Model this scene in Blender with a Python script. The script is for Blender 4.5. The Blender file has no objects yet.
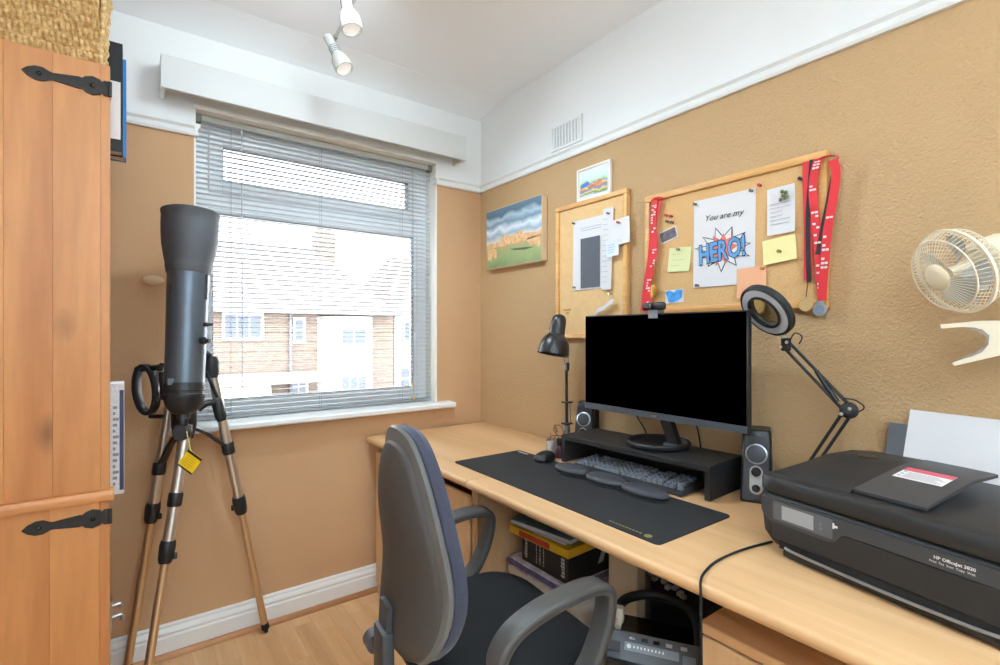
import bpy, bmesh, math, random
from mathutils import Matrix, Vector
random.seed(7)
scene = bpy.context.scene
COL = scene.collection
PI = math.pi
R_ = math.radians

# ------------------------------------------------------------------ camera
CAM_H = 1.222
YAW = R_(36.5)
cam_data = bpy.data.cameras.new('camera')
cam_data.lens = 18.0
cam_data.sensor_width = 36.0
cam_data.clip_start = 0.02
cam_data.clip_end = 200
cam = bpy.data.objects.new('camera', cam_data)
cam.location = (0, 0, CAM_H)
cam.rotation_euler = (R_(90), 0, -YAW)
COL.objects.link(cam)
scene.camera = cam

# ------------------------------------------------------------------ world (bright overcast sky)
world = bpy.data.worlds.new('overcast_sky')
scene.world = world
world.use_nodes = True
bg = world.node_tree.nodes['Background']
bg.inputs[0].default_value = (0.93, 0.96, 1.0, 1)
bg.inputs[1].default_value = 9.0

def area_light(name, loc, rot, sx, sy, power, color=(1, 1, 1), portal=False):
    l = bpy.data.lights.new(name, 'AREA')
    l.shape = 'RECTANGLE'; l.size = sx; l.size_y = sy; l.energy = power; l.color = color
    o = bpy.data.objects.new(name, l)
    o.location = loc; o.rotation_euler = rot
    COL.objects.link(o)
    if portal:
        l.cycles.is_portal = True
    return o
# portal in the window opening (guides sky light, emits nothing)
area_light('window_portal', (0.74, 2.56, 1.48), (R_(-90), 0, 0), 1.06, 1.25, 1.0, portal=True)
# added fill light, unseen on the landing, shining in through the open doorway
area_light('landing_fill_light', (0.75, -2.0, 2.34), (0, 0, 0), 1.3, 1.1, 43, (0.66, 0.86, 1.0))

vs = scene.view_settings
vs.view_transform = 'Standard'
vs.look = 'None'
vs.exposure = 0.62
vs.gamma = 1.0
vs.use_curve_mapping = False
scene.cycles.max_bounces = 10
scene.cycles.diffuse_bounces = 6
scene.cycles.glossy_bounces = 4
scene.cycles.transparent_max_bounces = 12
scene.cycles.sample_clamp_indirect = 6.0
scene.cycles.caustics_reflective = False
scene.cycles.caustics_refractive = False
scene.cycles.use_denoising = True

# ------------------------------------------------------------------ helpers
FX, FY = math.sin(YAW), math.cos(YAW)
RX, RY = math.cos(YAW), -math.sin(YAW)
RV = Vector((RX, RY, 0)); FV = Vector((FX, FY, 0)); UP = Vector((0, 0, 1))

def at(px, py, d):
    """point seen at photo pixel px,py at depth d metres"""
    a = (px - 500) / 500; b = (333 - py) / 500
    return Vector(((FX + a * RX) * d, (FY + a * RY) * d, CAM_H + b * d))

def onp(axis, val, px, py):
    p = at(px, py, 1.0); o = Vector((0, 0, CAM_H)); dr = p - o
    i = 'xyz'.index(axis)
    return o + dr * ((val - o[i]) / dr[i])

def lin(c):
    c = c / 255.0
    return c / 12.92 if c <= 0.04045 else ((c + 0.055) / 1.055) ** 2.4

def col(r, g, b):
    return (lin(r), lin(g), lin(b), 1.0)

MATS = {}
def _new(name):
    m = bpy.data.materials.new(name)
    m.use_nodes = True
    MATS[name] = m
    return m, m.node_tree, m.node_tree.nodes['Principled BSDF']

def mat(name, c, rough=0.5, metal=0.0, bump=None, var=None, spec=0.5, trans=0.0, alpha=1.0, emit=None, coat=0.0, ior=1.45, sheen=0.0):
    if name in MATS:
        return MATS[name]
    m, nt, p = _new(name)
    p.inputs['Base Color'].default_value = col(*c)
    p.inputs['Roughness'].default_value = rough
    p.inputs['Metallic'].default_value = metal
    p.inputs['Specular IOR Level'].default_value = spec
    p.inputs['Transmission Weight'].default_value = trans
    p.inputs['Alpha'].default_value = alpha
    p.inputs['IOR'].default_value = ior
    p.inputs['Coat Weight'].default_value = coat
    p.inputs['Sheen Weight'].default_value = sheen
    if emit:
        p.inputs['Emission Color'].default_value = col(*emit[0])
        p.inputs['Emission Strength'].default_value = emit[1]
    L = nt.links
    tc = nt.nodes.new('ShaderNodeTexCoord')
    if var:
        n = nt.nodes.new('ShaderNodeTexNoise'); n.inputs['Scale'].default_value = var[0]; n.inputs['Detail'].default_value = 4
        L.new(tc.outputs['Object'], n.inputs['Vector'])
        mr = nt.nodes.new('ShaderNodeMapRange')
        mr.inputs['From Min'].default_value = 0.3; mr.inputs['From Max'].default_value = 0.7
        mr.inputs['To Min'].default_value = 1 - var[1]; mr.inputs['To Max'].default_value = 1 + var[1]
        L.new(n.outputs['Fac'], mr.inputs['Value'])
        mx = nt.nodes.new('ShaderNodeMix'); mx.data_type = 'RGBA'; mx.blend_type = 'MULTIPLY'
        mx.inputs['Factor'].default_value = 1.0
        mx.inputs['A'].default_value = col(*c)
        L.new(mr.outputs['Result'], mx.inputs['B'])
        L.new(mx.outputs['Result'], p.inputs['Base Color'])
    if bump:
        n = nt.nodes.new('ShaderNodeTexNoise'); n.inputs['Scale'].default_value = bump[0]
        n.inputs['Detail'].default_value = bump[2] if len(bump) > 2 else 3
        L.new(tc.outputs['Object'], n.inputs['Vector'])
        b = nt.nodes.new('ShaderNodeBump'); b.inputs['Strength'].default_value = bump[1]
        b.inputs['Distance'].default_value = bump[3] if len(bump) > 3 else 0.004
        L.new(n.outputs['Fac'], b.inputs['Height'])
        L.new(b.outputs['Normal'], p.inputs['Normal'])
    return m

def wood(name, light, dark, axis='y', scale=6.0, stretch=12.0, rough=0.45, piece=0.0, knots=0.0, fine=0.12, coat=0.0):
    """grain running along axis; piece = random tone from object to object"""
    if name in MATS:
        return MATS[name]
    m, nt, p = _new(name)
    N, L = nt.nodes, nt.links
    tc = N.new('ShaderNodeTexCoord'); oi = N.new('ShaderNodeObjectInfo')
    mp = N.new('ShaderNodeMapping')
    s = [scale] * 3; s['xyz'.index(axis)] = scale / stretch
    mp.inputs['Scale'].default_value = s
    cb = N.new('ShaderNodeVectorMath'); cb.operation = 'SCALE'
    cb.inputs[0].default_value = (37, 53, 71); L.new(oi.outputs['Random'], cb.inputs['Scale'])
    L.new(tc.outputs['Object'], mp.inputs['Vector']); L.new(cb.outputs['Vector'], mp.inputs['Location'])
    n1 = N.new('ShaderNodeTexNoise'); n1.inputs['Scale'].default_value = 1.0; n1.inputs['Detail'].default_value = 5
    n1.inputs['Distortion'].default_value = 0.6
    L.new(mp.outputs['Vector'], n1.inputs['Vector'])
    rp = N.new('ShaderNodeValToRGB')
    rp.color_ramp.elements[0].position = 0.32; rp.color_ramp.elements[0].color = col(*dark)
    rp.color_ramp.elements[1].position = 0.66; rp.color_ramp.elements[1].color = col(*light)
    L.new(n1.outputs['Fac'], rp.inputs['Fac'])
    n2 = N.new('ShaderNodeTexNoise'); n2.inputs['Scale'].default_value = 14.0; n2.inputs['Detail'].default_value = 3
    L.new(mp.outputs['Vector'], n2.inputs['Vector'])
    mr = N.new('ShaderNodeMapRange'); mr.inputs['From Min'].default_value = 0.3; mr.inputs['From Max'].default_value = 0.7
    mr.inputs['To Min'].default_value = 1 - fine; mr.inputs['To Max'].default_value = 1 + fine * 0.6
    L.new(n2.outputs['Fac'], mr.inputs['Value'])
    mx = N.new('ShaderNodeMix'); mx.data_type = 'RGBA'; mx.blend_type = 'MULTIPLY'; mx.inputs['Factor'].default_value = 1
    L.new(rp.outputs['Color'], mx.inputs['A']); L.new(mr.outputs['Result'], mx.inputs['B'])
    out = mx.outputs['Result']
    if piece:
        mr2 = N.new('ShaderNodeMapRange'); mr2.inputs['To Min'].default_value = 1 - piece; mr2.inputs['To Max'].default_value = 1 + piece * 0.6
        L.new(oi.outputs['Random'], mr2.inputs['Value'])
        m2 = N.new('ShaderNodeMix'); m2.data_type = 'RGBA'; m2.blend_type = 'MULTIPLY'; m2.inputs['Factor'].default_value = 1
        L.new(out, m2.inputs['A']); L.new(mr2.outputs['Result'], m2.inputs['B']); out = m2.outputs['Result']
    if knots:
        mk = N.new('ShaderNodeMapping'); ks = [knots] * 3; ks['xyz'.index(axis)] = knots * 0.55
        mk.inputs['Scale'].default_value = ks
        L.new(tc.outputs['Object'], mk.inputs['Vector']); L.new(cb.outputs['Vector'], mk.inputs['Location'])
        vo = N.new('ShaderNodeTexVoronoi'); vo.inputs['Scale'].default_value = 1.0
        L.new(mk.outputs['Vector'], vo.inputs['Vector'])
        mr3 = N.new('ShaderNodeMapRange'); mr3.inputs['From Min'].default_value = 0.02; mr3.inputs['From Max'].default_value = 0.13
        mr3.inputs['To Min'].default_value = 0.45; mr3.inputs['To Max'].default_value = 1
        L.new(vo.outputs['Distance'], mr3.inputs['Value'])
        m3 = N.new('ShaderNodeMix'); m3.data_type = 'RGBA'; m3.blend_type = 'MULTIPLY'; m3.inputs['Factor'].default_value = 1
        L.new(out, m3.inputs['A']); L.new(mr3.outputs['Result'], m3.inputs['B']); out = m3.outputs['Result']
    L.new(out, p.inputs['Base Color'])
    p.inputs['Roughness'].default_value = rough
    p.inputs['Coat Weight'].default_value = coat
    return m

WM = {}
def xf(loc, rz=0.0):
    return Matrix.Translation(Vector(loc)) @ Matrix.Rotation(rz, 4, 'Z')

class MB:
    """collects shapes into one mesh"""
    def __init__(self):
        self.v = []; self.f = []; self.m = []
    def add(self, vs_, fs, M=None, mi=0):
        o = len(self.v)
        for p in vs_:
            p = Vector(p)
            self.v.append(M @ p if M else p)
        for f in fs:
            self.f.append([o + i for i in f]); self.m.append(mi)
        return self
    def box(self, x0, x1, y0, y1, z0, z1, M=None, mi=0, bev=0.0, seg=2):
        if bev > 0:
            bm = bmesh.new()
            bmesh.ops.create_cube(bm, size=1)
            for q in bm.verts:
                q.co = Vector(((x0 + x1) / 2 + q.co.x * (x1 - x0), (y0 + y1) / 2 + q.co.y * (y1 - y0), (z0 + z1) / 2 + q.co.z * (z1 - z0)))
            bmesh.ops.bevel(bm, geom=bm.edges[:], offset=bev, segments=seg, profile=0.5, affect='EDGES')
            bm.verts.index_update()
            self.add([q.co.copy() for q in bm.verts], [[q.index for q in f.verts] for f in bm.faces], M, mi)
            bm.free()
            return self
        vs_ = [(x0, y0, z0), (x1, y0, z0), (x1, y1, z0), (x0, y1, z0), (x0, y0, z1), (x1, y0, z1), (x1, y1, z1), (x0, y1, z1)]
        fs = [(0, 3, 2, 1), (4, 5, 6, 7), (0, 1, 5, 4), (1, 2, 6, 5), (2, 3, 7, 6), (3, 0, 4, 7)]
        return self.add(vs_, fs, M, mi)
    def cyl(self, p0, p1, r0, r1=None, n=16, mi=0, M=None):
        r1 = r0 if r1 is None else r1
        return self.rings([(0, r0), (1, r1)], p0, p1, n, mi, M)
    def rings(self, prof, p0, p1, n=24, mi=0, M=None, cap0=True, cap1=True):
        """lathe: prof = [(t along p0-p1, radius)], t 0..1"""
        p0 = Vector(p0); p1 = Vector(p1); ax = (p1 - p0)
        d = ax.normalized()
        u = d.orthogonal().normalized()
        if abs(d.z) < 0.9:
            u = d.cross(UP).normalized()
        w = d.cross(u)
        vs_ = []; fs = []
        for t, r in prof:
            c = p0 + ax * t
            for k in range(n):
                a = 2 * PI * k / n
                vs_.append(c + (u * math.cos(a) + w * math.sin(a)) * r)
        for j in range(len(prof) - 1):
            for k in range(n):
                k2 = (k + 1) % n
                fs.append((j * n + k, j * n + k2, (j + 1) * n + k2, (j + 1) * n + k))
        if cap0:
            fs.append([k for k in range(n)][::-1])
        if cap1:
            b = (len(prof) - 1) * n
            fs.append([b + k for k in range(n)])
        return self.add(vs_, fs, M, mi)
    def sweep(self, pts, sec, side=None, closed=False, mi=0, M=None, caps=True):
        """sweep section sec [(a,b)] (a along side axis, b along the other) over pts; sec may be a function of index"""
        pts = [Vector(p) for p in pts]; n = len(pts)
        vs_ = []; fs = []
        prev = None; ns = None
        for i, p in enumerate(pts):
            if closed:
                t = (pts[(i + 1) % n] - pts[i - 1])
            else:
                t = pts[min(i + 1, n - 1)] - pts[max(i - 1, 0)]
            t.normalize()
            if side is not None:
                s = Vector(side); s = (s - t * s.dot(t)).normalized()
            else:
                if prev is None:
                    s = t.cross(UP)
                    if s.length < 0.05:
                        s = t.orthogonal()
                    s.normalize()
                else:
                    s = (prev - t * prev.dot(t)).normalized()
                prev = s
            o = t.cross(s)
            sc = sec(i / max(n - 1, 1)) if callable(sec) else sec
            ns = len(sc)
            for a, b in sc:
                vs_.append(p + s * a + o * b)
        m = n if closed else n - 1
        for i in range(m):
            j = (i + 1) % n
            for k in range(ns):
                k2 = (k + 1) % ns
                fs.append((i * ns + k, i * ns + k2, j * ns + k2, j * ns + k))
        if not closed and caps:
            fs.append([k for k in range(ns)][::-1]); fs.append([(n - 1) * ns + k for k in range(ns)])
        return self.add(vs_, fs, M, mi)
    def tube(self, pts, r, n=8, closed=False, mi=0, M=None, side=None):
        if callable(r):
            sec = lambda t: [(r(t) * math.cos(2 * PI * k / n), r(t) * math.sin(2 * PI * k / n)) for k in range(n)]
        else:
            sec = [(r * math.cos(2 * PI * k / n), r * math.sin(2 * PI * k / n)) for k in range(n)]
        return self.sweep(pts, sec, side, closed, mi, M)
    def prism(self, poly, y0, y1, M=None, mi=0, plane='xz'):
        """polygon extruded; plane xz -> along y, xy -> along z, yz -> along x"""
        def q(a, b, h):
            return {'xz': (a, h, b), 'xy': (a, b, h), 'yz': (h, a, b)}[plane]
        n = len(poly)
        vs_ = [q(a, b, y0) for a, b in poly] + [q(a, b, y1) for a, b in poly]
        fs = [list(range(n)), [n + k for k in range(n)][::-1]]
        for k in range(n):
            k2 = (k + 1) % n
            fs.append((k, n + k, n + k2, k2))
        return self.add(vs_, fs, M, mi)
    def ell(self, c, rx, ry, rz, nu=16, nv=10, M=None, mi=0):
        vs_ = [(c[0], c[1], c[2] + rz)]; fs = []
        for j in range(1, nv):
            th = PI * j / nv
            for k in range(nu):
                a = 2 * PI * k / nu
                vs_.append((c[0] + rx * math.sin(th) * math.cos(a), c[1] + ry * math.sin(th) * math.sin(a), c[2] + rz * math.cos(th)))
        vs_.append((c[0], c[1], c[2] - rz))
        for k in range(nu):
            fs.append((0, 1 + k, 1 + (k + 1) % nu))
        for j in range(nv - 2):
            for k in range(nu):
                a = 1 + j * nu; k2 = (k + 1) % nu
                fs.append((a + k, a + nu + k, a + nu + k2, a + k2))
        b = 1 + (nv - 2) * nu; l = len(vs_) - 1
        for k in range(nu):
            fs.append((b + k, l, b + (k + 1) % nu))
        return self.add(vs_, fs, M, mi)
    def pillow(self, poly, mid, hf, hb, pf=4.0, pb=4.0, plane='xz', M=None, mi=0, deform=None, centre=None):
        """rounded cushion on a 2-D outline: thickness hf before and hb behind mid"""
        n = len(poly)
        cx = centre[0] if centre else sum(a for a, b in poly) / n
        cy = centre[1] if centre else sum(b for a, b in poly) / n
        ss = [0.0, 0.3, 0.55, 0.75, 0.87, 0.94, 0.98, 1.0]
        lv = [(s, mid - hf * (1 - s ** pf) ** (1 / pf)) for s in ss] + [(s, mid + hb * (1 - s ** pb) ** (1 / pb)) for s in ss[::-1][1:]]
        def q(a, b, h):
            p = {'xz': (a, h, b), 'xy': (a, b, -h), 'yz': (h, a, b)}[plane]
            return deform(p) if deform else p
        vs_ = []; fs = []
        idx = []
        for s, h in lv:
            if s == 0:
                idx.append([len(vs_)]); vs_.append(q(cx, cy, h))
            else:
                idx.append(list(range(len(vs_), len(vs_) + n)))
                for a, b in poly:
                    vs_.append(q(cx + (a - cx) * s, cy + (b - cy) * s, h))
        for A, B in zip(idx, idx[1:]):
            for k in range(n):
                k2 = (k + 1) % n
                if len(A) == 1:
                    fs.append((A[0], B[k], B[k2]))
                elif len(B) == 1:
                    fs.append((A[k], B[0], A[k2]))
                else:
                    fs.append((A[k], B[k], B[k2], A[k2]))
        return self.add(vs_, fs, M, mi)
    def loft(self, secs, M=None, mi=0, caps=True):
        n = len(secs[0]); vs_ = []; fs = []
        for s in secs:
            vs_ += [tuple(p) for p in s]
        for i in range(len(secs) - 1):
            for k in range(n):
                k2 = (k + 1) % n
                fs.append((i * n + k, i * n + k2, (i + 1) * n + k2, (i + 1) * n + k))
        if caps:
            fs.append(list(range(n))[::-1]); fs.append([(len(secs) - 1) * n + k for k in range(n)])
        return self.add(vs_, fs, M, mi)
    def text(self, s, size, M=None, mi=0, ext=0.0002, shear=0.0, off=0.0, align='LEFT', sx=1.0):
        cu = bpy.data.curves.new('lettering', 'FONT')
        cu.body = s; cu.size = size; cu.extrude = ext; cu.shear = shear; cu.offset = off; cu.align_x = align; cu.resolution_u = 2
        ob = bpy.data.objects.new('lettering', cu)
        COL.objects.link(ob)
        dg = bpy.context.evaluated_depsgraph_get()
        me = bpy.data.meshes.new_from_object(ob.evaluated_get(dg))
        # text lies in xy -> stand it up in xz facing -y
        vs_ = [(q.co.x * sx, -q.co.z, q.co.y) for q in me.vertices]
        fs = [list(f.vertices) for f in me.polygons]
        bpy.data.objects.remove(ob); bpy.data.curves.remove(cu); bpy.data.meshes.remove(me)
        return self.add(vs_, fs, M, mi)
    def mesh(self, name, mats, smooth=True, ang=38):
        me = bpy.data.meshes.new(name)
        me.from_pydata([tuple(p) for p in self.v], [], self.f)
        ms = mats if isinstance(mats, (list, tuple)) else [mats]
        for q in ms:
            me.materials.append(q)
        if len(ms) > 1:
            me.polygons.foreach_set('material_index', self.m)
        bm = bmesh.new(); bm.from_mesh(me)
        bmesh.ops.recalc_face_normals(bm, faces=bm.faces[:])
        bm.to_mesh(me); bm.free()
        if smooth:
            me.polygons.foreach_set('use_smooth', [True] * len(me.polygons))
            me.set_sharp_from_angle(angle=R_(ang))
        me.update()
        return me
    def build(self, name, mats, parent=None, world=False, smooth=True, ang=38, label=None):
        if parent is not None and world:
            Mi = WM[parent.name].inverted()
            self.v = [Mi @ Vector(p) for p in self.v]
        me = self.mesh(name, mats, smooth, ang)
        o = bpy.data.objects.new(name, me)
        COL.objects.link(o)
        if parent is not None:
            o.parent = parent
            WM[o.name] = WM[parent.name]
        else:
            WM[o.name] = Matrix.Identity(4)
        if label:
            o['label'] = label
        return o

def tag(o, label, cat, group=None, kind=None):
    o['label'] = label; o['category'] = cat
    if group: o['group'] = group
    if kind: o['kind'] = kind
    return o

def thing(name, label, cat, loc=(0, 0, 0), rz=0.0, group=None):
    o = bpy.data.objects.new(name, None)
    o.empty_display_size = 0.05
    o.location = loc; o.rotation_euler = (0, 0, rz)
    COL.objects.link(o)
    WM[o.name] = xf(loc, rz)
    return tag(o, label, cat, group)

def single(mb, name, mats, label, cat, loc=(0, 0, 0), rz=0.0, group=None, world=False, **k):
    """a thing that is one mesh"""
    M = xf(loc, rz)
    if world:
        Mi = M.inverted(); mb.v = [Mi @ Vector(p) for p in mb.v]
    o = mb.build(name, mats, **k)
    o.location = loc; o.rotation_euler = (0, 0, rz)
    WM[o.name] = M
    return tag(o, label, cat, group)

def struct(mb, name, mats, parent=None, **k):
    o = mb.build(name, mats, parent, **k)
    o['kind'] = 'structure'
    return o

def copy_part(src, parent, loc=(0, 0, 0), rot=None):
    o = src.copy(); COL.objects.link(o); o.parent = parent; o.location = loc
    if rot is not None: o.rotation_euler = rot
    WM[o.name] = WM[parent.name]
    return o

def rrect(hx, hy, r, n=5, cx=0, cy=0):
    pts = []
    for sx, sy, a0 in ((1, 1, 0), (-1, 1, 90), (-1, -1, 180), (1, -1, 270)):
        for k in range(n + 1):
            a = R_(a0 + 90 * k / n)
            pts.append((cx + sx * (hx - r) + r * math.cos(a), cy + sy * (hy - r) + r * math.sin(a)))
    return pts

def smoothpath(pts, k=6, closed=False):
    """Catmull-Rom"""
    pts = [Vector(p) for p in pts]; n = len(pts); out = []
    rng = range(n) if closed else range(n - 1)
    for i in rng:
        if closed:
            p0, p1, p2, p3 = pts[i - 1], pts[i], pts[(i + 1) % n], pts[(i + 2) % n]
        else:
            p0, p1, p2, p3 = pts[max(i - 1, 0)], pts[i], pts[i + 1], pts[min(i + 2, n - 1)]
        for j in range(k):
            t = j / k
            out.append(0.5 * ((2 * p1) + (p2 - p0) * t + (2 * p0 - 5 * p1 + 4 * p2 - p3) * t * t + (3 * p1 - p0 - 3 * p2 + p3) * t ** 3))
    if not closed:
        out.append(pts[-1])
    return out

WALLR = R_(-90)      # things facing the room from the right wall: local x = right, -y = front

# ------------------------------------------------------------------ materials
def wall_paint(name, c, bscale, bstr):
    m = mat(name, c, rough=0.75, spec=0.25, bump=(bscale, bstr, 4, 0.006), var=(1.3, 0.03))
    return m
M_tan = wall_paint('tan_textured_paint', (194, 159, 117), 150, 0.75)
M_tan2 = wall_paint('tan_window_wall_paint', (202, 161, 121), 150, 0.18)
M_white = mat('white_wall_paint', (236, 235, 233), rough=0.75, spec=0.2, bump=(60, 0.12, 3, 0.004))
M_ceil = mat('ceiling_paint', (248, 248, 249), rough=0.85, spec=0.15, bump=(40, 0.08))
M_gloss = mat('white_gloss_paint', (234, 233, 230), rough=0.35, var=(3, 0.015))
M_upvc = mat('white_upvc', (244, 246, 248), rough=0.3)
M_gasket = mat('grey_gasket', (92, 100, 116), rough=0.6)
M_slat, _nt, _p = _new('blind_slat_plastic')
_p.inputs['Base Color'].default_value = col(246, 247, 248); _p.inputs['Roughness'].default_value = 0.45
_tr = _nt.nodes.new('ShaderNodeBsdfTranslucent'); _tr.inputs['Color'].default_value = col(248, 249, 250)
_mx = _nt.nodes.new('ShaderNodeMixShader'); _mx.inputs[0].default_value = 0.6
_nt.links.new(_p.outputs[0], _mx.inputs[1]); _nt.links.new(_tr.outputs[0], _mx.inputs[2])
_nt.links.new(_mx.outputs[0], _nt.nodes['Material Output'].inputs['Surface'])
M_cord = mat('blind_cord', (168, 172, 178), rough=0.8)
M_blindclip = mat('blind_clip_grey', (120, 118, 112), rough=0.5)
M_floor = wood('laminate_oak', (226, 182, 132), (206, 156, 106), 'y', 9, 14, 0.38, piece=0.10, fine=0.06)
M_quad = wood('floor_quadrant_oak', (188, 132, 84), (160, 106, 64), 'x', 12, 14, 0.45)
M_beech = wood('desk_beech_laminate', (224, 181, 134), (208, 161, 112), 'y', 10, 16, 0.42, fine=0.05)
M_beechv = wood('desk_beech_upright', (224, 184, 138), (210, 164, 116), 'z', 10, 16, 0.45, fine=0.05)
M_edge = wood('desk_beech_edge', (218, 172, 122), (204, 154, 104), 'y', 10, 16, 0.4, fine=0.05)
M_pine = wood('antique_pine', (212, 148, 90), (172, 104, 56), 'z', 5, 9, 0.42, piece=0.03, knots=4.2, fine=0.08)
M_pinerail = wood('antique_pine_rail', (214, 152, 96), (196, 128, 76), 'x', 7, 10, 0.42, fine=0.08)
M_iron = mat('black_iron', (52, 49, 47), rough=0.6, metal=0.4, bump=(90, 0.4, 3, 0.003))
M_black = mat('black_plastic', (30, 31, 33), rough=0.42)
M_blackm = mat('matt_black_plastic', (36, 37, 39), rough=0.65)
M_blackg = mat('gloss_black_plastic', (16, 16, 18), rough=0.15)
M_dgrey = mat('dark_grey_plastic', (62, 64, 68), rough=0.5)
M_grey = mat('mid_grey_plastic', (112, 115, 120), rough=0.5)
M_chrome = mat('chrome', (214, 214, 214), rough=0.18, metal=1.0)
M_steel = mat('brushed_steel', (176, 178, 180), rough=0.35, metal=1.0)
M_paper = mat('white_paper', (226, 222, 222), rough=0.8, spec=0.2)
M_cream = mat('cream_plastic', (234, 220, 194), rough=0.4)
M_rubber = mat('black_rubber', (24, 24, 25), rough=0.8)
M_glass = mat('window_glass', (255, 255, 255), rough=0.0, trans=1.0, ior=1.01, spec=0.3)

# ================================================================== the room
X0, X1 = -0.60, 1.55          # left and right wall
Y0, Y1 = -1.00, 2.275         # wall behind the camera, window wall
ZC = 2.425
RAILZ = 1.985
# floor: base and laminate strips
fl = struct(MB().box(X0, X1, Y0, Y1, -0.06, -0.0012), 'floor', mat('floor_underlay', (120, 84, 52), 0.8))
rs = random.Random(3)
cw = 0.0717
nc = 30
for c in range(nc):
    x = X0 + c * cw
    y = Y0 - rs.uniform(0.0, 0.42)
    while y < Y1:
        a, b = max(y, Y0), min(y + 0.43, Y1)
        if b - a > 0.01:
            m = MB().box(x + 0.0003, x + cw - 0.0003, a + 0.0004, b - 0.0004, -0.0012, 0.0)
            o = m.build('plank', M_floor, fl)
        y += 0.43

def two_tone(mb, x0, x1, y0, y1, z0, z1):
    if z0 < RAILZ + 0.02:
        mb.box(x0, x1, y0, y1, z0, min(z1, RAILZ + 0.02), mi=0)
    if z1 > RAILZ + 0.02:
        mb.box(x0, x1, y0, y1, max(z0, RAILZ + 0.02), z1, mi=1)
    return mb
WT = 0.30
OX0, OX1, OZ0, OZ1 = 0.200, 1.277, 0.835, 2.105      # window opening
wr = struct(two_tone(MB(), X1, X1 + 0.12, Y0 - 0.1, Y1 + WT, 0, 2.6), 'wall_right', [M_tan, M_white])
wb = MB()
two_tone(wb, X0 - 0.12, OX0, Y1, Y1 + WT, 0, 2.6)
two_tone(wb, OX1, X1, Y1, Y1 + WT, 0, 2.6)
two_tone(wb, OX0, OX1, Y1, Y1 + WT, 0, OZ0)
wb.box(OX0, OX1, Y1, Y1 + WT, OZ1, 2.6, mi=1)
struct(wb, 'wall_back', [M_tan2, M_white])
struct(two_tone(MB(), X0 - 0.12, X0, Y0 - 0.1, Y1, 0, 2.6), 'wall_left', [M_white, M_white])
# wall behind the camera with an open doorway to the landing
DX0, DX1 = 0.30, 1.20
wf = MB()
two_tone(wf, X0, DX0, Y0 - 0.1, Y0, 0, 2.6); two_tone(wf, DX1, X1, Y0 - 0.1, Y0, 0, 2.6)
wf.box(DX0, DX1, Y0 - 0.1, Y0, 2.02, 2.6, mi=1)
struct(wf, 'wall_front', [M_white, M_white])
struct(MB().box(X0 - 0.12, X1 + 0.12, Y0 - 0.1, Y1 + WT, ZC, ZC + 0.18), 'ceiling', M_ceil)
# landing behind the door
ld = MB()
ld.box(-0.2, 1.75, -3.0, Y0 - 0.1, -0.06, 0.0)
struct(ld, 'floor_landing', mat('landing_carpet', (176, 160, 140), 0.95))
lw = MB()
lw.box(-0.3, -0.2, -3.0, Y0 - 0.1, 0, 2.5); lw.box(1.75, 1.85, -3.0, Y0 - 0.1, 0, 2.5); lw.box(-0.3, 1.85, -3.1, -3.0, 0, 2.5)
struct(lw, 'wall_landing', M_white)
struct(MB().box(-0.3, 1.85, -3.1, Y0 - 0.1, 2.40, 2.5), 'ceiling_landing', M_ceil)

# cove along the window wall (concave plaster)
cv = [(Y1 + 0.01, 2.382), (Y1 + 0.01, 2.46), (Y1 - 0.19, 2.46), (Y1 - 0.19, ZC - 0.0005)]
for k in range(1, 8):
    t = k / 8
    cv.append((Y1 - 0.19 * (1 - t) ** 1.15, ZC - (ZC - 2.382) * t ** 1.25))
cv.append((Y1, 2.382))
struct(MB().prism(cv, X0, X1, plane='yz'), 'trim_1', M_ceil)

# picture rails
def rail_prof(s=1):
    return [(0, 0), (0.012, 0.0), (0.016, 0.008), (0.012, 0.014), (0.012, 0.026), (0.022, 0.034), (0.020, 0.044), (0, 0.046)]
pr = [(X1 - a, RAILZ + b) for a, b in rail_prof()]
struct(MB().prism(pr, Y0, Y1, plane='xz'), 'trim_2', M_gloss)
pb = [(Y1 - a, RAILZ + b) for a, b in rail_prof()]
struct(MB().prism(pb, X0, OX0, plane='yz').prism([(OX0 + a, RAILZ + b) for a, b in rail_prof()], Y1 - 0.02, Y1 + 0.02, plane='xz'), 'trim_3', M_gloss)
struct(MB().prism(pb, OX1, X1, plane='yz').prism([(OX1 - a, RAILZ + b) for a, b in rail_prof()], Y1 - 0.02, Y1 + 0.02, plane='xz'), 'trim_4', M_gloss)
# baseboards
bp = [(0, 0), (0.020, 0), (0.020, 0.074), (0.013, 0.079), (0.013, 0.084), (0.019, 0.089), (0.017, 0.098), (0.009, 0.106), (0.009, 0.114), (0.004, 0.120), (0, 0.120)]
struct(MB().prism([(Y1 - a, b) for a, b in bp], X0, X1, plane='yz'), 'baseboard_back', M_gloss)
struct(MB().prism([(X1 - a, b) for a, b in bp], Y0, Y1 - 0.02, plane='xz'), 'baseboard_right', M_gloss)
struct(MB().prism([(X0 + a, b) for a, b in bp], Y0, Y1 - 0.02, plane='xz'), 'baseboard_left', M_gloss)
qd = [(0, 0)] + [(0.019 * math.cos(R_(a)), 0.019 * math.sin(R_(a))) for a in range(0, 91, 15)]
struct(MB().prism([(Y1 - 0.02 - a, b) for a, b in qd], X0 + 0.02, X1 - 0.02, plane='yz'), 'trim_5', M_quad)

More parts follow.
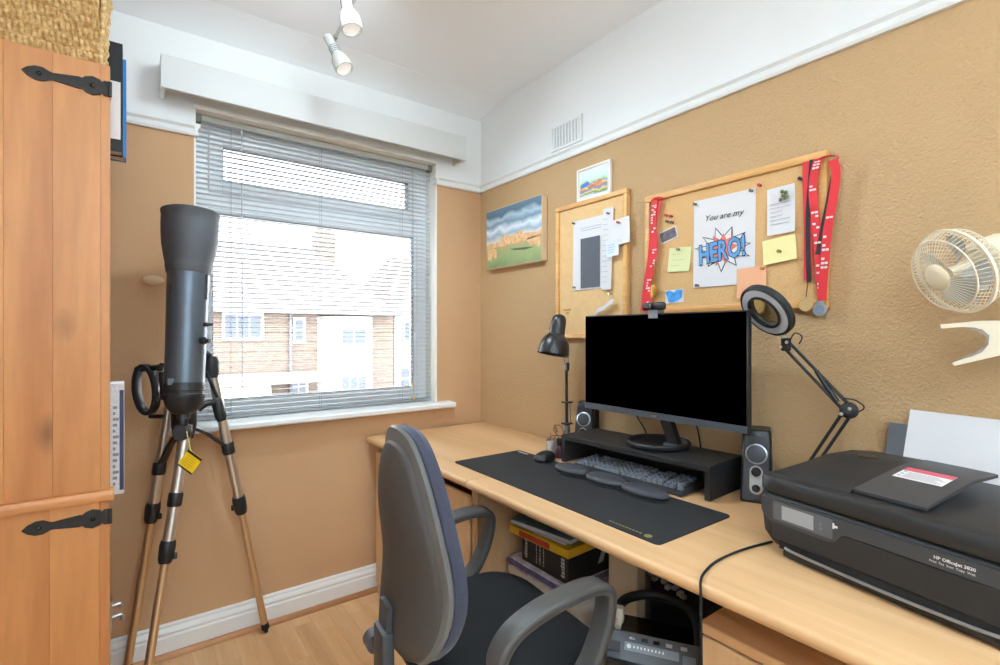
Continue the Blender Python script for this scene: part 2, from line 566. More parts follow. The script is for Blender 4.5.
# ---- window recess lining, frame, glass
RB = 2.385      # face of the frame
ln = MB()
ln.box(OX1 - 0.006, OX1 + 0.001, Y1 + 0.001, RB, OZ0 + 0.03, OZ1)
ln.box(OX0 - 0.001, OX0 + 0.006, Y1 + 0.001, RB, OZ0 + 0.03, OZ1)
ln.box(OX0, OX1, Y1 - 0.012, RB, OZ1 - 0.012, OZ1 + 0.002)
struct(ln, 'trim_6', mat('cream_reveal_paint', (242, 236, 226), 0.5))
win = bpy.data.objects.new('window_1', None); COL.objects.link(win); win.location = (OX0, RB, OZ0); win['kind'] = 'structure'
WM[win.name] = xf((OX0, RB, OZ0))
def frame_rect(mb, x0, x1, z0, z1, w, y0, y1, bev=0.006, bw=None):
    bw = w if bw is None else bw
    mb.box(x0, x0 + w, y0, y1, z0, z1, bev=bev, seg=1); mb.box(x1 - w, x1, y0, y1, z0, z1, bev=bev, seg=1)
    mb.box(x0 + w - bev * 0.9, x1 - w + bev * 0.9, y0 + bev * 0.02, y1, z0, z0 + bw, bev=bev * 0.8, seg=1); mb.box(x0 + w - bev * 0.9, x1 - w + bev * 0.9, y0 + bev * 0.02, y1, z1 - w, z1, bev=bev * 0.8, seg=1)
    return mb
frame_rect(MB(), OX0, OX1, OZ0 + 0.03, OZ1, 0.062, RB, RB + 0.06).build('window_frame', M_upvc, win, True)
MB().box(OX0 + 0.05, OX1 - 0.05, RB + 0.002, RB + 0.062, 1.738, 1.815, bev=0.005, seg=1).build('transom', M_upvc, win, True)
frame_rect(MB(), OX0 + 0.058, OX1 - 0.058, 1.806, OZ1 - 0.045, 0.055, RB - 0.016, RB + 0.05).build('top_sash', M_upvc, win, True)
frame_rect(MB(), OX0 + 0.055, OX1 - 0.055, OZ0 + 0.08, 1.745, 0.022, RB + 0.004, RB + 0.05, bev=0.004).build('glazing_bead', M_upvc, win, True)
frame_rect(MB(), OX0 + 0.074, OX1 - 0.074, OZ0 + 0.099, 1.727, 0.006, RB + 0.010, RB + 0.03, bev=0).build('gasket', M_gasket, win, True)
frame_rect(MB(), OX0 + 0.111, OX1 - 0.111, 1.859, OZ1 - 0.098, 0.005, RB - 0.008, RB + 0.03, bev=0).build('gasket', M_gasket, win, True)
MB().box(OX0 + 0.07, OX1 - 0.07, RB + 0.022, RB + 0.028, OZ0 + 0.095, 1.73).build('pane', M_glass, win, True)
MB().box(OX0 + 0.108, OX1 - 0.108, RB + 0.022, RB + 0.028, 1.856, OZ1 - 0.095).build('pane', M_glass, win, True)
sill = MB()
sill.prism([(Y1 - 0.062, 0.836), (Y1 - 0.068, 0.842), (Y1 - 0.068, 0.856), (Y1 - 0.062, 0.862), (Y1 - 0.0005, 0.864), (Y1 - 0.0005, 0.836)], OX0 - 0.09, OX1 + 0.075, plane='yz')
sill.prism([(Y1 - 0.0004, 0.864), (RB + 0.01, 0.868), (RB + 0.01, 0.836), (Y1 - 0.0004, 0.836)], OX0 + 0.007, OX1 - 0.007, plane='yz')
sill.build('window_sill', M_gloss, win, True)

# ---- venetian blind
bl = thing('venetian_blind', 'white venetian blind with open slats hanging in the window recess', 'blind', (0.74, 2.325, 0.868))
BX0, BX1 = OX0 + 0.012, OX1 - 0.014
BYC = 2.325
MB().box(BX0, BX1, BYC - 0.0135, BYC + 0.0135, 2.066, 2.092, bev=0.003, seg=1).build('headrail', mat('blind_headrail', (178, 176, 168), 0.45), bl, True)
for xx in (BX0 + 0.006, BX1 - 0.006):
    MB().box(xx - 0.012, xx + 0.012, BYC - 0.017, BYC + 0.017, 2.062, 2.0925, bev=0.002, seg=1).build('end_bracket', M_blindclip, bl, True)
sl = MB()
nseg = 6; wsl = 0.025
prof = []
for k in range(nseg + 1):
    t = k / nseg * 2 - 1
    prof.append((t * wsl / 2, 0.0024 * (1 - t * t)))
prof2 = [(a, b - 0.0005) for a, b in prof[::-1]]
tl = R_(-4)
sec = [(a * math.cos(tl) - b * math.sin(tl), a * math.sin(tl) + b * math.cos(tl)) for a, b in prof + prof2]
sl.prism(sec, BX0 - 0.74, BX1 - 0.74, plane='yz')
nsl = 57
zt, zb_ = 2.048, 0.893
first = None
for k in range(nsl):
    z = zt + (zb_ - zt) * k / (nsl - 1)
    if first is None:
        first = sl.build('slat', M_slat, bl); first.location = (0, 0, z - 0.868)
    else:
        copy_part(first, bl, (0, 0, z - 0.868))
MB().box(BX0, BX1, BYC - 0.0125, BYC + 0.0125, 0.870, 0.881, bev=0.002, seg=1).build('bottom_rail', mat('blind_bottom_rail', (150, 150, 150), 0.45), bl, True)
for xx in (0.335, 0.70, 1.10):
    MB().cyl((xx, BYC - 0.0136, 2.06), (xx, BYC - 0.0136, 0.875), 0.0007, n=5).cyl((xx, BYC + 0.0136, 2.06), (xx, BYC + 0.0136, 0.875), 0.0007, n=5).build('ladder_cord', M_cord, bl, True)
MB().cyl((0.372, BYC - 0.024, 2.045), (0.375, BYC - 0.024, 0.99), 0.0020, n=6).cyl((0.372, BYC - 0.020, 2.06), (0.372, BYC - 0.024, 2.04), 0.004, n=6).build('tilt_wand', mat('clear_wand', (190, 196, 204), 0.2), bl, True)
lc = MB()
lc.cyl((1.150, BYC - 0.020, 2.05), (1.152, BYC - 0.020, 0.96), 0.0011, n=5)
lc.cyl((1.156, BYC - 0.020, 2.05), (1.160, BYC - 0.020, 0.90), 0.0011, n=5)
lc.build('lift_cord', M_cord, bl, True)
for (xx, zz) in ((1.152, 0.955), (1.160, 0.895)):
    MB().rings([(0, 0.003), (0.4, 0.006), (1, 0.008)], (xx, BYC - 0.020, zz + 0.012), (xx, BYC - 0.020, zz - 0.012), 10).build('cord_tassel', mat('wood_tassel', (214, 178, 122), 0.5), bl, True)

# ---- pelmet box over the window
pe = thing('pelmet', 'long white boxed pelmet fixed over the window', 'pelmet', (0.735, Y1, 2.10))
PY = Y1 - 0.115
MB().box(0.088, 1.385, PY, PY + 0.014, 2.102, 2.222, bev=0.002, seg=1).build('front_board', mat('pelmet_paint', (216, 215, 212), 0.5), pe, True)
MB().box(0.088, 1.385, PY + 0.0145, Y1 - 0.0005, 2.208, 2.222).build('top_board', M_gloss, pe, True)
for xx in (0.088, 1.371):
    MB().box(xx, xx + 0.014, PY + 0.0145, Y1 - 0.0005, 2.102, 2.2075).build('end_board', M_gloss, pe, True)

# ---- houses across the road
M_brick, nt, p = _new('red_brick')
tcn = nt.nodes.new('ShaderNodeTexCoord'); mpn = nt.nodes.new('ShaderNodeMapping'); mpn.inputs['Rotation'].default_value = (R_(90), 0, 0)
bt = nt.nodes.new('ShaderNodeTexBrick'); bt.inputs['Color1'].default_value = col(98, 80, 68); bt.inputs['Color2'].default_value = col(82, 66, 56)
bt.inputs['Mortar'].default_value = col(128, 122, 114); bt.inputs['Scale'].default_value = 4.4; bt.inputs['Mortar Size'].default_value = 0.02
nt.links.new(tcn.outputs['Object'], mpn.inputs['Vector']); nt.links.new(mpn.outputs['Vector'], bt.inputs['Vector']); nt.links.new(bt.outputs['Color'], p.inputs['Base Color'])
p.inputs['Roughness'].default_value = 0.9
M_roof, nt, p = _new('brown_roof_tiles')
tcn = nt.nodes.new('ShaderNodeTexCoord')
bt = nt.nodes.new('ShaderNodeTexBrick'); bt.inputs['Color1'].default_value = col(112, 104, 102); bt.inputs['Color2'].default_value = col(96, 90, 88)
bt.inputs['Mortar'].default_value = col(76, 70, 68); bt.inputs['Scale'].default_value = 3.2; bt.inputs['Mortar Size'].default_value = 0.03
nt.links.new(tcn.outputs['Object'], bt.inputs['Vector']); nt.links.new(bt.outputs['Color'], p.inputs['Base Color']); p.inputs['Roughness'].default_value = 0.9
M_render = mat('white_render', (160, 160, 158), 0.9)
M_pane = mat('far_window_pane', (58, 66, 80), 0.15)
M_far = mat('far_white_frame', (186, 188, 190), 0.6)
GZ = -2.75
struct(MB().box(-30, 40, Y1 + WT, 60, GZ - 0.1, GZ), 'ground', mat('pale_bounce_ground', (160, 160, 156), 0.95))  # ground colour kept pale to bounce daylight up into the room
hs = thing('house', 'brick semi-detached house with white bay seen through the blind', 'house', (4.5, 16, GZ))
MB().box(-3.0, 7.28, 16.0, 22.0, GZ, 1.92).build('brick_wall', M_brick, hs, True)
rf = MB()
ez, rz_ = 1.90, 4.35
e = [(-3.4, 15.65, ez), (7.3, 15.65, ez), (7.3, 22.4, ez), (-3.4, 22.4, ez), (-1.0, 19.0, rz_), (5.4, 19.0, rz_)]
rf.add(e, [(0, 1, 5, 4), (1, 2, 5), (2, 3, 4, 5), (3, 0, 4), (0, 3, 2, 1)])
rf.build('roof', M_roof, hs, True, smooth=False)
MB().box(-3.4, 7.3, 15.58, 15.68, 1.80, 1.92).build('gutter', mat('dark_gutter', (90, 92, 98), 0.5), hs, True)
ch = MB().box(5.5, 6.15, 18.6, 19.3, 3.4, 4.9).build('chimney', M_brick, hs, True)
for k in range(2):
    MB().rings([(0, 0.12), (1, 0.10)], (5.68 + 0.3 * k, 18.95, 4.9), (5.68 + 0.3 * k, 18.95, 5.2), 10).build('chimney_pot', M_brick, ch, True)
MB().cyl((3.91, 15.94, 1.85), (3.91, 15.94, GZ + 0.0), 0.05, n=8).build('drainpipe', mat('dark_gutter', (90, 92, 98), 0.5), hs, True)
# white two-storey bay
MB().prism([(4.72, 16.0), (5.05, 15.35), (6.2, 15.35), (6.52, 16.0)], GZ, 1.72, plane='xy').build('bay', M_render, hs, True, smooth=False)
def far_window(x0, x1, z0, z1, nx, nz, y, parent=hs):
    w = frame_rect(MB(), x0, x1, z0, z1, 0.06, y - 0.05, y + 0.02, bev=0)
    w.box(x0 + 0.05, x1 - 0.05, y - 0.005, y + 0.02, z0 + 0.05, z1 - 0.05)
    o = w.build('window', M_far, parent, True)
    gx = (x1 - x0 - 0.12) / nx; gz = (z1 - z0 - 0.12) / nz
    for i in range(nx):
        for j in range(nz):
            MB().box(x0 + 0.06 + i * gx + 0.02, x0 + 0.06 + (i + 1) * gx - 0.02, y - 0.03, y - 0.006, z0 + 0.06 + j * gz + 0.02, z0 + 0.06 + (j + 1) * gz - 0.02).build('pane', M_pane, o, True)
far_window(2.08, 3.16, 1.0, 1.8, 3, 1, 15.98)
far_window(3.98, 4.34, 0.9, 1.69, 1, 2, 15.98)
far_window(5.2, 6.1, 0.78, 1.40, 2, 1, 15.34)
far_window(5.2, 6.1, -0.95, -0.10, 3, 1, 15.34)
far_window(3.88, 4.42, -0.75, -0.10, 2, 2, 15.98)
far_window(0.4, 1.5, 1.0, 1.8, 3, 1, 15.98)
# flat-roofed white porch and garage in front
MB().box(0.5, 4.6, 14.6, 15.99, -0.20, 0.02).build('porch_roof', M_render, hs, True)
MB().box(0.5, 3.1, 14.7, 15.99, GZ, -0.22).build('garage', M_render, hs, True)
h2 = thing('house', 'second pale house at the right edge of the window view', 'house', (10, 17, GZ))
MB().box(7.6, 14, 16.6, 22, GZ, 1.92).build('wall', M_render, h2, True)
rf = MB(); e = [(7.3, 16.2, ez), (14.4, 16.2, ez), (14.4, 22.4, ez), (7.3, 22.4, ez), (8.6, 19.3, 4.3), (13, 19.3, 4.3)]
rf.add(e, [(0, 1, 5, 4), (1, 2, 5), (2, 3, 4, 5), (3, 0, 4), (0, 3, 2, 1)])
rf.build('roof', M_roof, h2, True, smooth=False)
far_window(7.9, 8.7, 0.85, 1.65, 2, 1, 16.58, h2)
far_window(7.75, 8.6, -0.85, -0.02, 2, 2, 16.58, h2)

# ================================================================== ceiling spot bar
sp = thing('ceiling_spotlight_bar', 'white ceiling spotlight bar with tilted bulb heads', 'ceiling light', (0.60, 1.45, ZC))
M_spot = mat('white_enamel', (198, 196, 190), 0.3)
MB().rings([(0, 0.055), (0.7, 0.055), (1, 0.045)], (0.585, 1.42, ZC), (0.585, 1.42, ZC - 0.03), 28).build('ceiling_rose', M_spot, sp, True)
A = Vector((0.560, 1.00, 2.345)); B = Vector((0.628, 1.90, 2.345))
MB().tube([A, B], 0.006, 10).cyl((0.585, 1.42, ZC - 0.03), (0.592, 1.42, 2.345), 0.008, n=10).build('bar', M_spot, sp, True)
def spot(p, q, name='spot_head'):
    """holder from p (top of the neck) to q (lens)"""
    p = Vector(p); q = Vector(q)
    o = MB().rings([(0, 0.014), (0.02, 0.0165), (0.55, 0.0175), (0.60, 0.024), (0.72, 0.032), (0.9, 0.034), (1.0, 0.033), (1.0, 0.029), (0.95, 0.027)], p, q, 24, cap1=False).build(name, M_spot, sp, True)
    d = (q - p)
    MB().rings([(0, 0.001), (0.25, 0.0285), (1, 0.0285)], p + d * 0.93, p + d * 0.965, 24).build('lens', mat('frosted_lens', (246, 246, 242), 0.25, emit=((255, 248, 240), 0.22)), o, True)
    u = d.normalized(); s = u.cross(UP).normalized()
    v = MB()
    for k in range(4):
        c = p + d * (0.34 + 0.055 * k)
        v.tube([c + (u.orthogonal().normalized() * 0.0172 * math.cos(a) + u.cross(u.orthogonal().normalized()) * 0.0172 * math.sin(a)) for a in [R_(10 * i) for i in range(36)]], 0.0012, 4, closed=True)
    v.build('cooling_slot', M_dgrey, o, True)
s1 = onp('z', 2.33, 343, -12); e1 = s1 + (at(352, 27, 1.86) - at(343, -12, 1.86)) * 1.0 + FV * -0.015
spot(s1, e1)
s2 = onp('z', 2.33, 327.5, 37); e2 = s2 + (at(345, 70, 2.02) - at(327.5, 37, 2.02)) + FV * -0.02
spot(s2, e2)
def head_light(p_, dv, power, ang, blend, soft=0.06):
    l = bpy.data.lights.new('spot_or_fill_light', 'SPOT')
    l.energy = power; l.color = (0.70, 0.87, 1.0); l.spot_size = R_(ang); l.spot_blend = blend; l.shadow_soft_size = soft
    lo = bpy.data.objects.new('spot_or_fill_light', l); COL.objects.link(lo)
    lo.location = p_; lo.rotation_euler = dv.to_track_quat('-Z', 'Y').to_euler()
for a_, b_ in ((s1, e1), (s2, e2)):
    dv = (b_ - a_).normalized()
    head_light(b_ + dv * 0.012, dv, 16, 175, 0.7)
# knuckles between the bar and the heads
kn = MB(); kn.tube([B, B + Vector((0.0, 0.01, -0.02)), s2 + (e2 - s2) * 0.3], 0.0045, 8); kn.ell(B, 0.010, 0.010, 0.010, 12, 8)
c1 = Vector((0.603, 1.57, 2.345))
kn.tube([c1, c1 + Vector((0.0, 0.01, -0.015)), s1 + (e1 - s1) * 0.3], 0.0045, 8); kn.ell(c1, 0.010, 0.010, 0.010, 12, 8)
kn.build('swivel_joint', M_chrome, sp, True)
# two unseen heads added as fill: rear-wall bounce and window-wall wash
for k, yy in enumerate((1.04, 1.30)):
    c = A + (B - A) * ((yy - 1.0) / 0.9)
    tgt = (Vector((0.0, Y0, 2.2)), Vector((0.34, Y1, 1.98)))[k]
    dv = (tgt - c).normalized()
    p_ = c + Vector((0, 0, -0.022)); q_ = p_ + dv * 0.105
    spot(p_, q_)
    head_light(p_ + dv * 0.112, dv, (640, 14)[k], (62, 150)[k], (0.5, 1.0)[k], (0.05, 0.12)[k])

# ================================================================== things on the walls
def wp(y, z, n=0.0):
    return Vector((X1 - n, y, z))
def wall_M(y, z, n, ang=0.0):
    return xf((X1 - n, y, z), WALLR) @ Matrix.Rotation(R_(ang), 4, 'Y')

# ---- vent grille above the picture rail
vg = thing('air_vent', 'white slotted air vent grille high on the white upper wall', 'vent', (X1, 1.60, 2.04))
frame_rect(MB(), -0.098, 0.098, 0.0, 0.115, 0.012, -0.010, -0.0005, bev=0.002).build('frame', M_gloss, vg).location = (0, 0, 0)
MB().box(-0.09, 0.09, -0.0025, -0.0005, 0.008, 0.107).build('backing', mat('vent_shadow_grey', (176, 176, 176), 0.8), vg)
sm = MB().box(-0.0060, 0.0060, -0.009, -0.0028, 0.010, 0.105, bev=0.001, seg=1)
f0 = None
for k in range(9):
    x = -0.076 + k * 0.019
    if f0 is None:
        f0 = sm.build('slat', M_gloss, vg); f0.location = (x, 0, 0)
    else:
        copy_part(f0, vg, (x, 0, 0))
vg.rotation_euler = (0, 0, WALLR); WM[vg.name] = xf((X1, 1.60, 2.04), WALLR)

# ---- landscape canvas
def picture_material(name, stops, nscale, ndist, cloud=None, h=0.3):
    m, nt, p = _new(name)
    N, L = nt.nodes, nt.links
    tc = N.new('ShaderNodeTexCoord'); sx = N.new('ShaderNodeSeparateXYZ'); L.new(tc.outputs['Object'], sx.inputs[0])
    no = N.new('ShaderNodeTexNoise'); no.inputs['Scale'].default_value = nscale; no.inputs['Detail'].default_value = 6
    L.new(tc.outputs['Object'], no.inputs['Vector'])
    a = N.new('ShaderNodeMath'); a.operation = 'MULTIPLY_ADD'; a.inputs[1].default_value = 1 / h; L.new(sx.outputs['Z'], a.inputs[0])
    b = N.new('ShaderNodeMath'); b.operation = 'MULTIPLY_ADD'; b.inputs[1].default_value = ndist; b.inputs[2].default_value = -ndist / 2
    L.new(no.outputs['Fac'], b.inputs[0]); L.new(b.outputs[0], a.inputs[2])
    r = N.new('ShaderNodeValToRGB'); cr = r.color_ramp
    cr.elements[0].position = stops[0][0]; cr.elements[0].color = col(*stops[0][1])
    cr.elements[1].position = stops[-1][0]; cr.elements[1].color = col(*stops[-1][1])
    for pos, c in stops[1:-1]:
        e = cr.elements.new(pos); e.color = col(*c)
    L.new(a.outputs[0], r.inputs['Fac'])
    L.new(r.outputs['Color'], p.inputs['Base Color'])
    p.inputs['Roughness'].default_value = 0.6
    return m
M_canvas = picture_material('landscape_print', [(0.0, (120, 138, 92)), (0.2, (152, 164, 108)), (0.33, (172, 160, 112)), (0.42, (214, 172, 120)), (0.46, (216, 206, 196)), (0.55, (150, 170, 184)), (0.64, (222, 228, 232)), (0.74, (112, 138, 158)), (0.82, (170, 190, 200)), (0.9, (84, 108, 124)), (1.0, (96, 124, 140))], 11, 0.30, h=0.305)
ca = thing('canvas_picture', 'canvas landscape of castle ruins under a cloudy sky', 'picture', (X1, 1.948, 1.552), WALLR)
MB().box(-0.222, 0.222, -0.034, -0.001, 0, 0.305, bev=0.002, seg=1).build('canvas', mat('canvas_edge', (222, 196, 160), 0.8), ca)
MB().box(-0.2195, 0.2195, -0.0346, -0.0340, 0.003, 0.302).build('printed_face', M_canvas, ca)
M_castle = mat('castle_print_stone', (224, 178, 128), 0.7, var=(60, 0.25))
cs = MB()
def castle(pts):
    cs.prism(pts, -0.0352, -0.0346)
castle([(-0.215, 0.112), (-0.10, 0.128), (-0.09, 0.150), (-0.07, 0.150), (-0.07, 0.168), (-0.045, 0.168), (-0.045, 0.150), (-0.02, 0.152), (0.03, 0.150), (0.05, 0.165), (0.075, 0.165), (0.085, 0.145), (0.14, 0.142), (0.215, 0.135), (0.215, 0.118), (0.09, 0.108), (-0.05, 0.105)])
castle([(-0.21, 0.10), (-0.16, 0.105), (-0.13, 0.095), (-0.125, 0.055), (-0.15, 0.05), (-0.16, 0.075), (-0.175, 0.04), (-0.205, 0.05)])
castle([(0.11, 0.115), (0.16, 0.12), (0.21, 0.12), (0.212, 0.07), (0.19, 0.068), (0.17, 0.085), (0.14, 0.08)])
cs.build('printed_castle', M_castle, ca, smooth=False)
MB().prism([(-0.02, 0.085), (0.10, 0.078), (0.17, 0.070), (0.10, 0.066), (0.02, 0.074)], -0.0351, -0.0346).build('printed_shade', mat('print_dark_green', (84, 98, 72), 0.7), ca, smooth=False)

# ---- small painting in a white frame
M_small = picture_material('harbour_painting', [(0.0, (222, 226, 220)), (0.16, (206, 214, 222)), (0.24, (96, 130, 90)), (0.32, (226, 206, 96)), (0.4, (88, 128, 190)), (0.47, (208, 122, 80)), (0.55, (236, 206, 110)), (0.62, (110, 150, 200)), (0.72, (182, 200, 120)), (0.82, (200, 220, 224)), (1.0, (214, 224, 230))], 26, 0.42, h=0.10)
sf = thing('framed_painting', 'small bright painting in a thin white frame above the left board', 'picture', (X1, 1.430, 1.776), WALLR)
MB().box(-0.090, 0.090, -0.012, -0.001, 0, 0.134).build('backing', M_paper, sf)
frame_rect(MB(), -0.093, 0.093, -0.003, 0.137, 0.009, -0.017, -0.001, bev=0.002).build('frame', mat('white_frame', (236, 230, 220), 0.5), sf)
MB().box(-0.076, 0.076, -0.0126, -0.0120, 0.017, 0.117).build('painted_panel', M_small, sf)
hb = MB()
for k in range(7):
    hb.box(-0.028 + k * 0.011, -0.020 + k * 0.011, -0.0131, -0.0126, 0.043 + 0.002 * k, 0.056 + 0.0022 * k + (k % 2) * 0.005)
hb.build('painted_houses', mat('painted_orange', (206, 116, 70), 0.7, var=(90, 0.3)), sf, smooth=False)
MB().prism([(-0.07, 0.05), (-0.02, 0.064), (-0.03, 0.078), (-0.07, 0.07)], -0.0131, -0.0126).build('painted_sea', mat('painted_blue', (84, 122, 190), 0.7), sf, smooth=False)

# ---- cork boards
M_cork = mat('cork', (216, 172, 118), 0.95, var=(260, 0.10), bump=(160, 0.5, 4, 0.003))
M_cork1 = mat('pale_board_cork', (228, 188, 134), 0.9, var=(40, 0.05), bump=(160, 0.3, 4, 0.002))
M_oakfr = wood('oak_board_frame', (226, 176, 108), (206, 148, 82), 'y', 12, 12, 0.45)
def board(label, y0, y1, z0, z1, cork, fr):
    b = thing('cork_board', label, 'pin board', (X1, (y0 + y1) / 2, z0))
    MB().box(X1 - 0.012, X1 - 0.001, y0 + 0.01, y1 - 0.01, z0 + 0.01, z1 - 0.01).build('cork', cork, b, True)
    for (a0, a1, c0, c1) in ((y0, y1, z1 - fr, z1), (y0, y1, z0, z0 + fr), (y0, y0 + fr, z0 + fr, z1 - fr), (y1 - fr, y1, z0 + fr, z1 - fr)):
        MB().box(X1 - 0.022, X1 - 0.001, a0, a1, c0, c1, bev=0.003, seg=2).build('frame_strip', M_oakfr, b, True)
    return b
board('narrow upright cork board with oak frame left of the monitor', 1.250, 1.650, 1.197, 1.777, M_cork1, 0.020)
board('wide cork board with oak frame above the monitor, hung with red lanyards', 0.566, 1.168, 1.290, 1.722, M_cork, 0.022)

def sheet_mb(w, h, curl=0.004, lift=0.0, nx=6, nz=6):
    """thin sheet, bottom-centre origin, corners lifting off towards -y"""
    mb = MB(); vs_ = []; fs = []
    for s in (0, 1):
        for j in range(nz + 1):
            for i in range(nx + 1):
                u = i / nx * 2 - 1; t = j / nz
                y = -curl * (1 - t) ** 2 - lift * abs(u) ** 3 * (1 - t) - (0.0004 if s == 0 else 0)
                vs_.append((u * w / 2, y, t * h))
    n = (nx + 1) * (nz + 1)
    for j in range(nz):
        for i in range(nx):
            a = j * (nx + 1) + i
            fs.append((a, a + 1, a + nx + 2, a + nx + 1)); fs.append((n + a, n + a + nx + 1, n + a + nx + 2, n + a + 1))
    ed = [i for i in range(nx)]
    for i in range(nx):
        fs.append((i, n + i, n + i + 1, i + 1)); b = nz * (nx + 1) + i; fs.append((b, b + 1, n + b + 1, n + b))
    for j in range(nz):
        a = j * (nx + 1); fs.append((a, a + nx + 1, n + a + nx + 1, n + a)); a += nx; fs.append((a, n + a, n + a + nx + 1, a + nx + 1))
    return mb.add(vs_, fs)
def sheet(name, label, cat, y, z, w, h, n, m, ang=0, curl=0.004, lift=0.0, group=None):
    o = thing(name, label, cat, (X1 - n, y, z), WALLR, group)
    o.rotation_euler = (0, R_(ang), WALLR)
    o.rotation_mode = 'XYZ'
    q = sheet_mb(w, h, curl, lift).build('sheet', m, o)
    return o
NB = 0.0128
# left board
s = sheet('printed_sheet', 'white sheet with a large dark grey printed block on the left board', 'paper', 1.443, 1.402, 0.205, 0.297, NB, M_paper, 0, 0.003)
M_print = mat('grey_print_ink', (92, 95, 102), 0.8)
MB().prism([(-0.055, 0.006), (0.052, 0.006), (0.052, 0.215), (-0.055, 0.215)], -0.0048, -0.0040).build('printed_block', M_print, s, smooth=False)
pl = MB()
for k in range(2):
    pl.box(-0.06 + 0.006 * k, 0.06 - 0.004 * k, -0.0012, -0.0006, 0.258 - 0.010 * k, 0.2605 - 0.010 * k)
pl.build('printed_line', mat('pale_print_ink', (170, 174, 182), 0.8), s, smooth=False)
def scribble(o, x0, x1, z0, z1, n, yy, c=(150, 154, 166), w=0.0013, seed=1):
    r = random.Random(seed); b = MB()
    for k in range(n):
        z = z1 - (z1 - z0) * k / max(n - 1, 1)
        b.box(x0, x0 + (x1 - x0) * r.uniform(0.55, 1.0), yy - 0.0004, yy, z, z + w)
    b.build('handwriting', mat('ink_%d_%d_%d' % c, c, 0.8), o, smooth=False)
s = sheet('receipt_strip', 'narrow white receipt overlapping the right side of the grey printed sheet', 'paper', 1.352, 1.393, 0.052, 0.325, NB + 0.006, M_paper, 1.5, 0.006)
scribble(s, -0.02, 0.02, 0.03, 0.28, 13, -0.0068, seed=4)
s = sheet('folded_note', 'large white note pinned off the right edge of the left board', 'paper', 1.278, 1.562, 0.098, 0.102, NB + 0.011, M_paper, -4, 0.006)
s = sheet('small_note', 'small white note with blue writing below the pinned white note', 'paper', 1.310, 1.520, 0.062, 0.062, NB + 0.018, mat('bluish_paper', (226, 232, 242), 0.8), -4, 0.004)
scribble(s, -0.02, 0.02, 0.015, 0.045, 4, -0.005, (120, 140, 190), seed=6)
# curled ticket near the bottom of the left board
tk = thing('curled_ticket', 'curled silver paper strip low on the left board', 'paper', (X1 - 0.024, 1.335, 1.335))
pth = [onp('x', X1 - 0.034, px, py) for px, py in ((594, 316), (598, 311), (604, 308), (610, 303), (613, 302))]
MB().sweep(smoothpath(pth, 4), [(-0.011, -0.0004), (0.011, -0.0004), (0.011, 0.0004), (-0.011, 0.0004)], side=(0.5, 0.1, 1)).build('strip', mat('silver_paper', (206, 208, 214), 0.35, 0.3), tk, True)
MB().cyl(wp(1.33, 1.375, 0.0135), wp(1.33, 1.375, 0.035), 0.004, n=10).build('pin', M_chrome, tk, True)
cl = thing('brass_hook_pin', 'tiny brass hook pin low on the left board', 'pin', tuple(onp('x', X1 - 0.013, 567, 311)))
cp = onp('x', X1 - 0.02, 567, 311)
MB().tube([cp + Vector((0, 0.02, 0.004)), cp + Vector((-0.004, 0, 0.0)), cp + Vector((0, -0.022, 0.005))], 0.0022, 6).cyl(cp + Vector((0.007, 0, -0.01)), cp + Vector((-0.006, 0, -0.012)), 0.003, n=8).build('hook', mat('brass', (176, 138, 72), 0.35, 0.9), cl, True)

# right board: the HERO! sheet
s = sheet('hero_poster', 'white sheet reading You are my HERO! with a comic burst', 'poster', 0.869, 1.373, 0.208, 0.292, NB, M_paper, 0.4, 0.003)
M_ink = mat('black_ink', (40, 42, 48), 0.7)
T = MB().text('You are my', 0.0275, Matrix.Translation((0.0, -0.0022, 0.2170)), shear=0.35, align='CENTER', ext=0.0002)
T.build('lettering', M_ink, s, smooth=False)
def burst(rx, rz, n, jit, seed, ri=0.62):
    r = random.Random(seed); pts = []
    for k in range(2 * n):
        a = PI * k / n + 0.1
        q = (1.0 + r.uniform(-jit, jit)) if k % 2 == 0 else ri
        pts.append((rx * q * math.cos(a), rz * q * math.sin(a)))
    return pts
BZ = 0.118
MB().prism([(a, b + BZ) for a, b in burst(0.090, 0.066, 11, 0.16, 5)], -0.0034, -0.0030).build('burst_outline', M_ink, s, smooth=False)
MB().prism([(a * 0.93, b * 0.92 + BZ) for a, b in burst(0.090, 0.066, 11, 0.16, 5, 0.60)], -0.0038, -0.0034).build('burst', M_paper, s, smooth=False)
MB().prism([(a * 0.66, b * 0.84 + BZ) for a, b in burst(0.080, 0.064, 9, 0.10, 9, 0.60)], -0.0042, -0.0038).build('burst_red', mat('print_red', (226, 120, 108), 0.8), s, smooth=False)
HM = Matrix.Translation((-0.002, -0.0048, 0.084)) @ Matrix.Rotation(R_(-6), 4, 'Y')
MB().text('HERO!', 0.088, HM, shear=0.12, align='CENTER', off=0.0048, ext=0.0003, sx=0.62).build('lettering', mat('navy_ink', (38, 52, 84), 0.7), s, smooth=False)
HM2 = Matrix.Translation((-0.002, -0.0056, 0.084)) @ Matrix.Rotation(R_(-6), 4, 'Y')
MB().text('HERO!', 0.088, HM2, shear=0.12, align='CENTER', off=0.0020, ext=0.0003, sx=0.62).build('lettering', mat('comic_blue', (98, 156, 208), 0.7), s, smooth=False)

